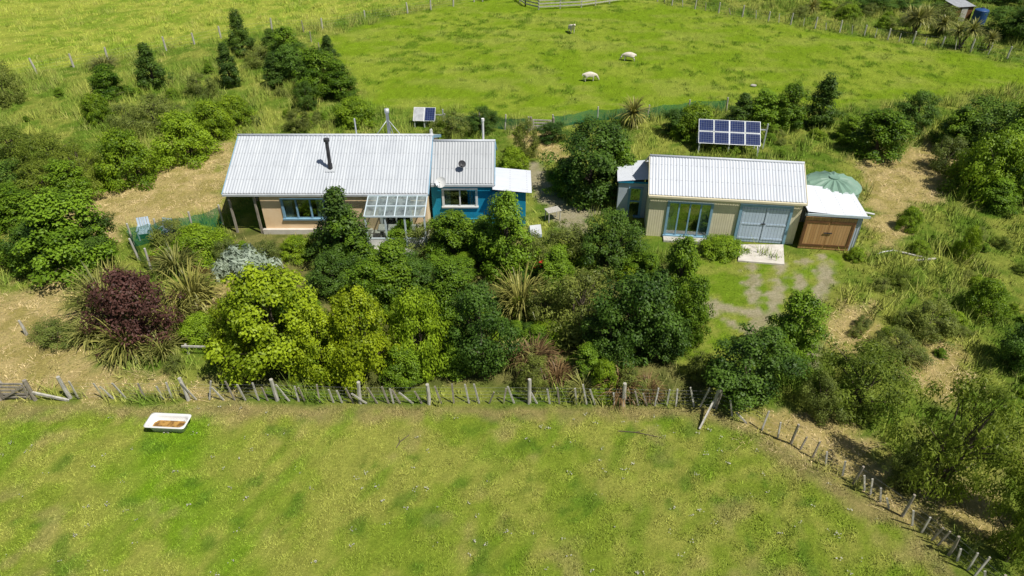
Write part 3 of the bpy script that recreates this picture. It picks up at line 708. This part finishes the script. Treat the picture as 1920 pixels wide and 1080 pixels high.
for x0,x1 in((7.8,9.03),(9.05,10.28)):
    d=MB().box(x0,x1,-.27,-.23,.04,1.88).obj('door',m_wood,ax); d['label']='brown plank barn door'
    b=MB()
    for z in(.2,1.55): b.box(x0+.03,x1-.03,-.292,-.272,z,z+.12)
    xe=x0+.03 if x0<8 else x1-.17
    b.box(xe,xe+.12,-.294,-.273,.32,1.55); b.obj('batten',m_woodd,d)
MB().box(8.85,9.25,-.315,-.295,.98,1.04).obj('handle',m_black,ax)
b=MB(); b.tube([(10.7,.6,1.85),(11.3,.5,1.8)],[.05,.05],8); b.obj('downpipe',m_white,ax)
lx=bpy.data.objects.new('annex',None); link(lx,sh)
corr('annex_roof',(.15,1.85,2.42),(0,1,0),(-1.7,0,-.22),2.35,1.72,m_roofw,lx)
b=wallbox([(-.85,-.2,.05,1.85)],-1.45,.08,0,2.16,1.95,2.03); b.box(-1.45,-1.37,2.03,4.0,0,2.15).box(-1.37,.08,3.92,4.0,0,2.15); b.obj('wall',m_grey,lx)
window(lx,-.85,-.2,1.95,.05,1.85,m_bframe,1,1.0,False,'door')
MB().box(-1.5,.1,1.86,1.94,2.12,2.2).obj('fascia',m_blue,lx)
P_=[G(1388,461),G(1468,461),G(1470,498),G(1383,491)]
b=MB(); b.v=[(x,y,.0) for x,y in P_]+[(x,y,.09) for x,y in P_]; b.f=[(4,7,6,5)[::-1]]+[(i,(i+1)%4,4+(i+1)%4,4+i) for i in range(4)]
o=b.obj('concrete_ramp_pavement',m_conc); o['kind']='structure'
# ---------------------------------------------------------------- tank
tx,ty=G(1563,338,2.15)
tk=top('water_tank','round green plastic water tank with ribbed lid beside shed','water tank',(tx,ty,0))
b=MB(); n=96; R=1.42
zs=[0]+[.12*i for i in range(1,16)]+[1.9]
for i,z in enumerate(zs):
    rr=R+(.02 if i%2 else -.01)
    for j in range(n): b.v.append((rr*math.cos(2*PI*j/n),rr*math.sin(2*PI*j/n),z))
for i in range(len(zs)-1):
    for j in range(n): b.f.append((i*n+j,i*n+(j+1)%n,(i+1)*n+(j+1)%n,(i+1)*n+j))
b.obj('body',m_tank,tk,True)
b=MB()
for i,(rr,z) in enumerate(((R+.05,1.86),(R+.05,1.93),(R*.9,2.02),(R*.5,2.2),(.22,2.3),(.001,2.3))):
    for j in range(n):
        rb=.08*max(0,math.cos(2*PI*j/n*16))*(1 if 1<i<4 else 0); b.v.append((rr*math.cos(2*PI*j/n),rr*math.sin(2*PI*j/n),z+rb))
for i in range(5):
    for j in range(n): b.f.append((i*n+j,i*n+(j+1)%n,(i+1)*n+(j+1)%n,(i+1)*n+j))
b.tube([(0,0,2.29),(0,0,2.36)],[.26,.26],20); b.obj('lid',m_tank,tk)
# ---------------------------------------------------------------- solar arrays
def solar(loc,cols,rows,pw,ph,tilt,rz,label,z0,glare_cols=0):
    e=top('solar_panel_array',label,'solar panels',loc,rz)
    ct,stt=math.cos(tilt),math.sin(tilt)
    for i in range(cols):
        for j in range(rows):
            g=.03; x=i*(pw+g)-(cols*(pw+g))/2+pw/2; s=j*(ph+g)+ph/2
            fr=MB(); fr.box(-pw/2,pw/2,-ph/2,ph/2,-.02,.015)
            P=bpy.data.objects.new('panel',None); link(P,e); P.location=(x,s*ct,z0+s*stt); P.rotation_euler=(tilt,0,0)
            fr.obj('frame',m_white if i<glare_cols else m_steel,P)
            if i>=glare_cols: MB().box(-pw/2+.03,pw/2-.03,-ph/2+.03,ph/2-.03,.016,.022).obj('cells',m_panel,P)
            else: MB().box(-pw/2+.03,pw/2-.03,-ph/2+.03,ph/2-.03,.016,.022).obj('cells',m_dish,P)  # reflecting panel: its glare is painted as pale frame and cell colour
    W=cols*(pw+.03)/2; L=rows*(ph+.03)
    b=MB()
    for x in(-W+.1,0,W-.1):
        b.beam((x,0,z0-.05),(x,L*ct,z0-.05+L*stt),.06,.06); b.box(x-.04,x+.04,.05,.13,0,z0-.05+.09*stt); b.box(x-.04,x+.04,L*ct-.15,L*ct-.07,0,z0+L*stt-.15)
        b.beam((x,.1,.1),(x,L*ct-.12,z0+L*stt-.3),.04,.04)
    b.box(-W,W+.5,L*ct-.14,L*ct-.08,z0+L*stt-.55,z0+L*stt-.48)
    b.box(W+.42,W+.5,L*ct-.14,L*ct-.06,0,z0+L*stt-.1)
    b.obj('stand',m_steel,e)
x,y=G(1368,271,.75); solar((x,y,0),4,2,.95,.85,math.radians(38),math.radians(-7),'large rack of blue solar panels on steel stand in grass',.75)
x,y=G(795,227,.5); solar((x,y,0),2,1,.75,1.05,math.radians(40),math.radians(-3),'small pair of solar panels, one painted pale as if reflecting, one blue',.5,1)
# ---------------------------------------------------------------- fences
def fence(name,label,pts,spacing,h,rpost,mat,wires=4,hw=1.0,jitter=.05,battens=0,tilt=.03,lean=-.16):
    P=[Vector((*p,0)) for p in pts]; e=top(name,label,'fence',tuple(P[0])); o=P[0]
    r=random.Random(len(pts)*31+int(h*100)+int(abs(P[0].x)*10))
    base=[]
    for v in range(3):
        b=MB(); b.tube([(0,0,-.1),(.01*v,0,h*.5),(0,.01*v,h)],[rpost,rpost*.93,rpost*.85],7)
        me=bpy.data.meshes.new('post'); me.from_pydata(b.v,[],b.f); me.materials.append(mat); base.append(me)
    bb=[]
    for v in range(3):
        b=MB(); b.beam((0,0,.02),(0,0,h*.82),.055,.035); me=bpy.data.meshes.new('batten'); me.from_pydata(b.v,[],b.f); me.materials.append(m_post if v==1 else m_postl); bb.append(me)
    n=0;nb=0
    for a,b_ in zip(P[:-1],P[1:]):
        L=(b_-a).length; k=max(1,round(L/spacing))
        for i in range(k+ (1 if b_ is P[-1] else 0)):
            if n>=98: break
            p=a+(b_-a)*(i/k)-o; q=link(bpy.data.objects.new('post',base[r.randrange(3)]),e); n+=1
            q.location=(p.x+r.uniform(-jitter,jitter),p.y+r.uniform(-jitter,jitter),0); q.rotation_euler=(r.gauss(0,tilt),r.gauss(0,tilt),r.uniform(0,6)); q.scale=(1,1,r.uniform(.88,1.12))
            for j in range(battens):
                if i<k and nb<95:
                    f=(i+(j+1)/(battens+1)+r.uniform(-.05,.05))/k; p2=a+(b_-a)*f-o; q=link(bpy.data.objects.new('batten',bb[r.randrange(3)]),e); nb+=1
                    q.location=(p2.x,p2.y,0); q.rotation_euler=(r.gauss(0,.06),r.gauss(lean,.17),r.uniform(-.3,.3)); q.scale=(1.1,1,r.uniform(.75,1.15))
    for w in range(wires):
        z=.15+w*(hw-.15)/max(1,wires-1); b=MB()
        b.tube([tuple(p-o+Vector((0,0,z))) for p in P],[.0028]*len(P),4,False); b.obj('wire',m_wire,e)
    return e,r
g=lambda L:[G(*p) for p in L]
fence('wire_fence','weathered post and batten wire fence along mown lawn',g([(130,748),(355,750),(520,752),(678,757),(803,757),(990,757),(1170,760),(1338,764)]),4.6,1.12,.08,m_postl,5,.85,battens=7)
fence('wire_fence','leaning batten and wire fence beside dense shrubs',g([(1345,768),(1480,832),(1600,905),(1690,970),(1780,1040),(1860,1110)]),2.6,1.0,.05,m_post,4,.8,battens=4,tilt=.1)
fence('wire_fence','old wire fence with thin posts crossing rough meadow',g([(-30,150),(70,138),(203,115),(312,95),(415,72),(510,58),(604,55),(685,40),(765,25),(850,12),(960,-12)]),3.4,1.15,.09,m_postl,4,.9)
fence('wire_fence','wire fence with timber posts along paddock edge',g([(1180,-12),(1260,10),(1440,40),(1620,68),(1710,82),(1820,98),(1960,122)]),2.6,1.05,.08,m_postl,4,.9,battens=1)
fence('wire_fence','short fence line of weathered posts on meadow edge',g([(570,60),(600,100),(625,150)]),3.,1.0,.05,m_post,3,.85)
def rails_gate(name,label,x,y,w,h,rz,mat,rails=5):
    e=top(name,label,'gate',(x,y,0),rz); b=MB()
    for i in range(rails): z=.12+i*(h-.17)/(rails-1); b.box(-w/2,w/2,-.02,.02,z,z+.09)
    for xx in(-w/2,w/2-.09): b.box(xx,xx+.09,-.045,-.019,.06,h)
    b.obj('rail',mat,e)
    b=MB(); b.beam((-w/2+.05,-.06,.15),(w/2-.05,-.06,h-.1),.02,.08); b.obj('brace',mat,e)
    for xx in(-w/2-.12,w/2+.12): MB().tube([(xx,0,-.1),(xx,0,h+.2)],[.08,.075],8).obj('post',m_post,e)
x,y=G(34,750); rails_gate('timber_gate','weathered timber rail gate beside the wire fence',x,y,1.1,.85,.0,m_post)
x,y=G(1016,246); rails_gate('timber_gate','small timber gate in green netting fence',x,y,1.3,.8,-.1,m_postl,4)
b=MB(); x,y=G(95,750); b.beam((-.7,.0,.45),(.75,-.05,.03),.07,.1); tag(b.obj('timber_brace',m_postl,None,False,(x,y,0)),'sloping timber stay rail beside the gate post','timber')
x,y=G(3,722); tag(MB().tube([(0,0,-.1),(-.06,0,1.0),(-.1,0,1.75)],[.07,.06,.05],8).obj('timber_post',m_postl,None,False,(x,y,0)),'tall leaning pale timber post by the gate','post')
x,y=G(1311,806); x2,y2=G(1333,772); b=MB(); b.beam((0,0,.03),(x2-x,y2-y,.55),.05,.13); tag(b.obj('timber_plank',m_postl,None,False,(x,y,0)),'pale timber plank leaning on corner fence post','timber')
def netting(name,label,pts,h,step=2.6,wav=.06):
    P=[Vector((*p,0)) for p in pts]; o=P[0]; e=top(name,label,'fence',tuple(o)); b=MB(); r=random.Random(len(pts)); L=0
    for a,c in zip(P[:-1],P[1:]):
        n=max(2,int((c-a).length/.3)); d=(c-a).normalized(); nn=Vector((-d.y,d.x,0))
        for i in range(n+(1 if c is P[-1] else 0)):
            p=a+(c-a)*i/n-o; s=h*(1-.12*abs(math.sin((L+i)*.35))-r.uniform(0,.05))
            for z in(0.02,.5,1): q=p+nn*r.uniform(-wav,wav); b.v.append((q.x,q.y,max(.01,s*z)))
        L+=n
    k=len(b.v)//3
    for i in range(k-1):
        for j in(0,1): b.f.append((3*i+j,3*i+3+j,3*i+4+j,3*i+1+j))
    b.obj('netting',m_net,e,True)
    pb=MB().tube([(0,0,-.1),(0,0,h+.12)],[.06,.05],8); me=bpy.data.meshes.new('post'); me.from_pydata(pb.v,[],pb.f); me.materials.append(m_postl)
    for a,c in zip(P[:-1],P[1:]):
        n=max(1,round((c-a).length/step))
        for i in range(n+(1 if c is P[-1] else 0)):
            q=link(bpy.data.objects.new('post',me),e); q.location=a+(c-a)*i/n-o; q.rotation_euler=(r.gauss(0,.04),r.gauss(0,.04),0)
netting('netting_fence','green shade cloth fence on timber posts behind house',g([(835,240),(900,238),(947,243),(992,247)]),.95)
netting('netting_fence','green shade cloth fence on timber posts beside paddock',g([(1036,240),(1120,226),(1213,222),(1290,212),(1362,208)]),.9)
netting('netting_fence','green mesh garden enclosure with weathered posts',g([(420,425),(365,440),(300,455),(252,462),(262,490),(285,510)]),1.25,1.5,.12)
def yard(pts,label):
    P=[Vector((*p,0)) for p in pts]; o=P[0]; e=top('rail_fence',label,'fence',tuple(o)); b=MB(); 
    for a,c in zip(P[:-1],P[1:]):
        a=a-o;c=c-o; n=max(1,round((c-a).length/2))
        for i in range(n):
            p=a+(c-a)*i/n; MB().box(-.07,.07,-.07,.07,-.1,1.15).obj('post',m_postl,e,loc=tuple(p))
        for z in(.3,.62,.95): b.beam((a.x,a.y-.09,z),(c.x,c.y-.09,z),.04,.13)
    b.obj('rail',m_postl,e)
yard(g([(985,12),(1010,18),(1090,14),(1168,3)]),'grey timber rail sheep yard in paddock'); yard(g([(985,12),(955,-12)]),'grey timber rail yard fence in paddock'); yard(g([(905,3),(935,-5)]),'short grey timber rail at paddock edge')
x,y=G(352,665); b=MB(); b.box(0,.07,0,.07,-.1,.55).box(1.9,1.97,-.1,-.03,-.1,.5); b.beam((-.1,-.04,.5),(2.2,-.1,.47),.05,.08); tag(b.obj('timber_rail',m_postl,None,False,(x,y,0)),'low pale timber rail on two short posts','rail')
x,y=G(50,628); tag(MB().tube([(0,0,-.1),(.02,0,.4),(0,0,.8)],[.07,.06,.045],8).obj('timber_post',m_postl,None,False,(x,y,0)),'short pale timber post in dry grass','post')
# ---------------------------------------------------------------- bath
def rring(w,d,r,z,k=6):
    out=[]
    for q,(sx,sy) in enumerate(((1,1),(-1,1),(-1,-1),(1,-1))):
        for i in range(k+1):
            a=PI/2*q+PI/2*i/k; out.append((sx*(w/2-r)+r*math.cos(a),sy*(d/2-r)+r*math.sin(a),z))
    return out
x,y=G(320,802)
bt=top('bathtub','old white enamel bathtub used as water trough on lawn','bathtub',(x,y,0),-.06)
bt.scale=(.91,.91,.85)
rings=[rring(1.35,.5,.15,.0),rring(1.5,.62,.2,.3),rring(1.56,.68,.2,.40),rring(1.68,.80,.12,.41),rring(1.68,.80,.12,.45),rring(1.54,.66,.2,.45),rring(1.47,.60,.22,.35),rring(1.38,.52,.2,.12)]
b=MB(); m=len(rings[0])
for R_ in rings: b.v+=R_
for i in range(len(rings)-1):
    for j in range(m): b.f.append((i*m+j,i*m+(j+1)%m,(i+1)*m+(j+1)%m,(i+1)*m+j))
b.f.append(tuple(range(m))[::-1]); b.f.append(tuple(range((len(rings)-1)*m,len(rings)*m))); b.obj('tub',m_enam,bt,True)
MB().poly(rring(1.36,.49,.2,.16)).obj('residue',m_brw,bt)
MB().tube([(.70,0,.455),(.70,0,.52)],[.02,.02],8).obj('tap',m_steel,bt)
# ---------------------------------------------------------------- garden chairs, beds, table
def chair(x,y,rz,lab):
    e=top('garden_chair',lab,'chair',(x,y,0),rz,'chairs by the netting fence')
    b=MB()
    for i in range(5): b.box(-.28,.28,-.28+i*.11,-.19+i*.11,.36,.39)
    b.obj('seat',m_gdoor,e)
    b=MB()
    for i in range(5): b.beam((-.24+i*.12,.24,.36),(-.24+i*.12,.45,.98),.1,.025)
    b.obj('backrest',m_gdoor,e)
    for sx in(-.28,.28):
        for sy in(-.25,.25): MB().box(sx-.03,sx+.03,sy-.03,sy+.03,0,.56 if sy<0 else .36).obj('leg',m_gdoor,e)
        MB().box(sx-.05,sx+.05,-.3,.32,.56,.59).obj('armrest',m_gdoor,e)
for cx,cy,rz in((275,445,.3),(314,447,-.2)):
    x,y=G(cx,cy); chair(x,y,rz,'pale blue slatted garden chair behind green netting')
def bed(cx,cy,w,d,rz):
    x,y=G(cx,cy); e=top('raised_bed','timber edged raised vegetable bed with leafy plants','garden bed',(x,y,0),rz)
    b=MB(); b.box(-w/2,w/2,-d/2,-d/2+.05,0,.35).box(-w/2,w/2,d/2-.05,d/2,0,.35).box(-w/2,-w/2+.05,-d/2+.05,d/2-.05,0,.35).box(w/2-.05,w/2,-d/2+.05,d/2-.05,0,.35); b.obj('edging',m_woodd,e)
    MB().box(-w/2+.05,w/2-.05,-d/2+.05,d/2-.05,.0,.28).obj('soil',m_woodd,e)
    r=np.random.default_rng(5); n=500; P=np.stack([r.uniform(-w/2,w/2,n)*.9,r.uniform(-d/2,d/2,n)*.9,r.uniform(.3,.5,n)],1); N=r.normal(0,.4,(n,3))+np.array([0,0,1])
    link(bpy.data.objects.new('vegetable_leaves',npmesh('vegetable_leaves',leaves(P,N,.14,.09,r),4,LF['bush'],attr=r.random(n))),e)
bed(318,488,1.7,.9,-.3); bed(395,505,1.8,.9,-.3)
x,y=G(1036,412); e=top('garden_table','small weathered timber table beside the gravel path','table',(x,y,0),.4)
e.scale=(.8,.8,.9)
b=MB(); 
for i in range(5): b.box(-.5,.5,-.35+i*.14,-.23+i*.14,.68,.72)
b.obj('table_top',m_postl,e)
for sx in(-.42,.42):
    for sy in(-.28,.26): MB().box(sx-.03,sx+.03,sy-.03,sy+.03,0,.68).obj('leg',m_postl,e)
x,y=G(1003,440); e=top('cold_frame','small white ridged cold frame among garden plants','cold frame',(x,y,0),.2)
e.scale=(.75,.75,.8)
b=MB(); b.poly([(-.4,-.45,.25),(.4,-.45,.25),(.4,0,.75),(-.4,0,.75)]).poly([(-.4,.45,.25),(.4,.45,.25),(.4,0,.75),(-.4,0,.75)]); b.obj('lid',m_roof,e)
b=MB(); b.box(-.4,.4,-.44,-.4,0,.25).box(-.4,.4,.4,.44,0,.25); b.poly([(-.4,-.4,0),(-.4,.4,0),(-.4,.4,.25),(-.4,0,.74),(-.4,-.4,.25)]).poly([(.4,-.4,0),(.4,.4,0),(.4,.4,.25),(.4,0,.74),(.4,-.4,.25)]); b.obj('box',m_gdoor,e)
x,y=G(1022,530); r=np.random.default_rng(9); e=top('flowering_shrub','small red flowering plant between garden trees','plant',(x,y,0))
n=60; P=np.stack([r.normal(0,.25,n),r.normal(0,.18,n),r.uniform(.85,1.2,n)],1)
link(bpy.data.objects.new('flowers',npmesh('flowers',leaves(P,r.normal(0,.5,(n,3))+np.array([0,-.3,1]),.11,.09,r),4,m_red,attr=r.random(n))),e)
n=2200; P=np.stack([r.normal(0,.35,n),r.normal(0,.3,n),r.uniform(.1,1.15,n)],1)
link(bpy.data.objects.new('foliage',npmesh('foliage',leaves(P,r.normal(0,.6,(n,3))+np.array([0,0,1]),.12,.07,r),4,LF['mid'],attr=r.random(n))),e)
MB().tube([(0,0,-.05),(0,0,.9)],[.03,.015],6).obj('stem',m_bark,e)
for cx,cy,L,rz,mt,lb in((1660,474,1.1,.35,m_white,'white plastic pipe lying on dry grass'),(1705,478,1.6,-.5,m_postl,'grey timber offcut lying on dry grass'),(1735,488,1.1,.1,m_postl,'grey timber offcut lying on dry grass'),(1200,815,1.6,-.2,m_bark,'thin fallen branch lying on mown lawn'),(755,828,.7,1.0,m_bark,'thin fallen branch lying on mown lawn')):
    x,y=G(cx,cy); b=MB(); n_='pipe' if mt is m_white else ('fallen_branch' if mt is m_bark else 'timber_offcut')
    if mt is m_postl: b.beam((-L/2,0,.04),(L/2,.02,.05),.12,.05)
    else:
        rr=.035 if mt is m_white else .018; b.tube([(-L/2,0,rr),(-L*.1,.06,rr+.01),(L/2,0,rr)],[rr,rr*.9,rr*.7],7)
        if mt is m_bark: b.tube([(-L*.1,.06,.02),(L*.1,.25,.05)],[.012,.006],5)
    tag(b.obj(n_,mt,None,False,(x,y,0),(0,0,rz)),lb,n_.replace('_',' '))
def rock(cx,cy,s,lb):
    x,y=G(cx,cy); r=random.Random(int(cx)); b=MB(); n=12
    for i in range(7):
        ph=PI*i/6
        for j in range(n): k=1+.18*math.sin(j*1.7+i)+r.uniform(-.08,.08); b.v.append((s*k*math.sin(ph)*math.cos(2*PI*j/n),s*.7*k*math.sin(ph)*math.sin(2*PI*j/n),s*.3+s*.42*math.cos(ph)))
    for i in range(6):
        for j in range(n): b.f.append((i*n+j,(i+1)*n+j,(i+1)*n+(j+1)%n,i*n+(j+1)%n))
    tag(b.obj('rock',m_rock,None,True,(x,y,0)),lb,'rock')
rock(1412,162,.25,'pale rock lying in the green paddock'); rock(1497,668,.22,'pale stone beside the dirt track')
x,y=G(1800,42); e=top('garden_hut','small dark timber hut with grey roof among trees','hut',(x,y,0),.2)
b=MB(); b.box(-1,1,0,1.8,0,1.5); b.obj('wall',m_woodd,e); corr('roof',(-1.1,-.15,1.55),(1,0,0),(0,1.9,.25),2.2,1.92,m_dish,e); MB().box(-.35,.35,-.04,-.005,.0,1.4).obj('door',m_postl,e)
x,y=G(1832,44); e=top('water_tank','small blue plastic water tank among dark trees','water tank',(x,y,0))
b=MB().tube([(0,0,0),(0,0,1.3),(0,0,1.35),(0,0,1.5)],[.65,.65,.6,.15],24); b.obj('body',m_tankb,e); MB().tube([(0,0,1.5),(0,0,1.56)],[.17,.17],16).obj('lid',m_black,e)
# ---------------------------------------------------------------- sheep
def sheep(cx,cy,rz,graze,lab,s=1.0):
    if graze: hd=[(.47,0,.50,.13),(.62,0,.30,.085),(.70,0,.16,.075),(.75,0,.05,.045)]
    else: hd=[(.45,0,.76,.13),(.55,0,.92,.10),(.68,0,.92,.08),(.79,0,.87,.05)]
    pts=[(-.42,0,.60,.20),(-.12,0,.58,.25),(.22,0,.60,.22)]+hd; E=[(0,1),(1,2),(2,3),(3,4),(4,5),(5,6)]
    def add(p,e): pts.append(p); E.append((e,len(pts)-1)); return len(pts)-1
    add((-.62,0,.58,.05),0); add((-.66,0,.42,.035),len(pts)-1)
    for sy in(-1,1):
        st=.05*sy
        a=add((.27+st,.13*sy,.42,.08),2); a=add((.29+st,.13*sy,.23,.04),a); add((.27+st,.13*sy,.02,.035),a)
        a=add((-.38-st,.15*sy,.42,.10),0); a=add((-.34-st,.15*sy,.34,.07),a); a=add((-.50-st,.14*sy,.22,.035),a); add((-.47-st,.14*sy,.02,.032),a)
        h5=pts[4]; add((h5[0]-.02,.14*sy,h5[2]+.03,.03),4)
    me=bpy.data.meshes.new('sheep'); me.from_pydata([p[:3] for p in pts],E,[]); o=bpy.data.objects.new('sheep',me); col.objects.link(o)
    md=o.modifiers.new('skin','SKIN'); sk=me.skin_vertices[0].data
    for i,p in enumerate(pts): sk[i].radius=(p[3],p[3]); sk[i].use_root=(i==0)
    o.modifiers.new('sub','SUBSURF').levels=2
    bpy.context.view_layer.update(); dg=bpy.context.evaluated_depsgraph_get()
    m2=bpy.data.meshes.new_from_object(o.evaluated_get(dg)); o.modifiers.clear(); o.data=m2; m2.materials.clear(); m2.materials.append(m_fleece)
    m2.polygons.foreach_set('use_smooth',[True]*len(m2.polygons))
    x,y=G(cx,cy); o.location=(x,y,0); o.rotation_euler=(0,0,rz); o.scale=(s,s,s); tag(o,lab,'sheep','sheep grazing in the paddock')
sheep(1178,114,2.9,True,'white sheep grazing with its head down in green paddock')
sheep(1106,152,.15,True,'white sheep grazing side-on in green paddock')
sheep(1071,62,-1.2,False,'white sheep standing with head raised in paddock')
# ---------------------------------------------------------------- light, world, camera
sd=Vector((.8,-.55,1.67)).normalized()
sun=bpy.data.lights.new('sun','SUN'); sun.energy=5.0; sun.angle=math.radians(.5); sun.color=(1,.955,.87)
so=bpy.data.objects.new('sun',sun); so.rotation_euler=(-sd).to_track_quat('-Z','Y').to_euler(); so.location=(20,-10,40); col.objects.link(so)
w=bpy.data.worlds.new('World'); sc.world=w; w.use_nodes=True
sky=w.node_tree.nodes.new('ShaderNodeTexSky'); sky.sky_type='NISHITA'; sky.sun_disc=False
sky.sun_elevation=math.asin(sd.z); sky.sun_rotation=math.atan2(sd.x,sd.y)
bg=w.node_tree.nodes['Background']; bg.inputs[1].default_value=.058; w.node_tree.links.new(sky.outputs[0],bg.inputs[0])
cam=bpy.data.cameras.new('camera'); cam.lens=24; cam.sensor_width=36; cam.clip_end=3000; cam.clip_start=.1
co=bpy.data.objects.new('camera',cam); co.location=(0,0,H); co.rotation_euler=(math.radians(90)-TH,0,0); col.objects.link(co); sc.camera=co
sc.view_settings.view_transform='Standard'; sc.view_settings.look='None'; sc.view_settings.exposure=0
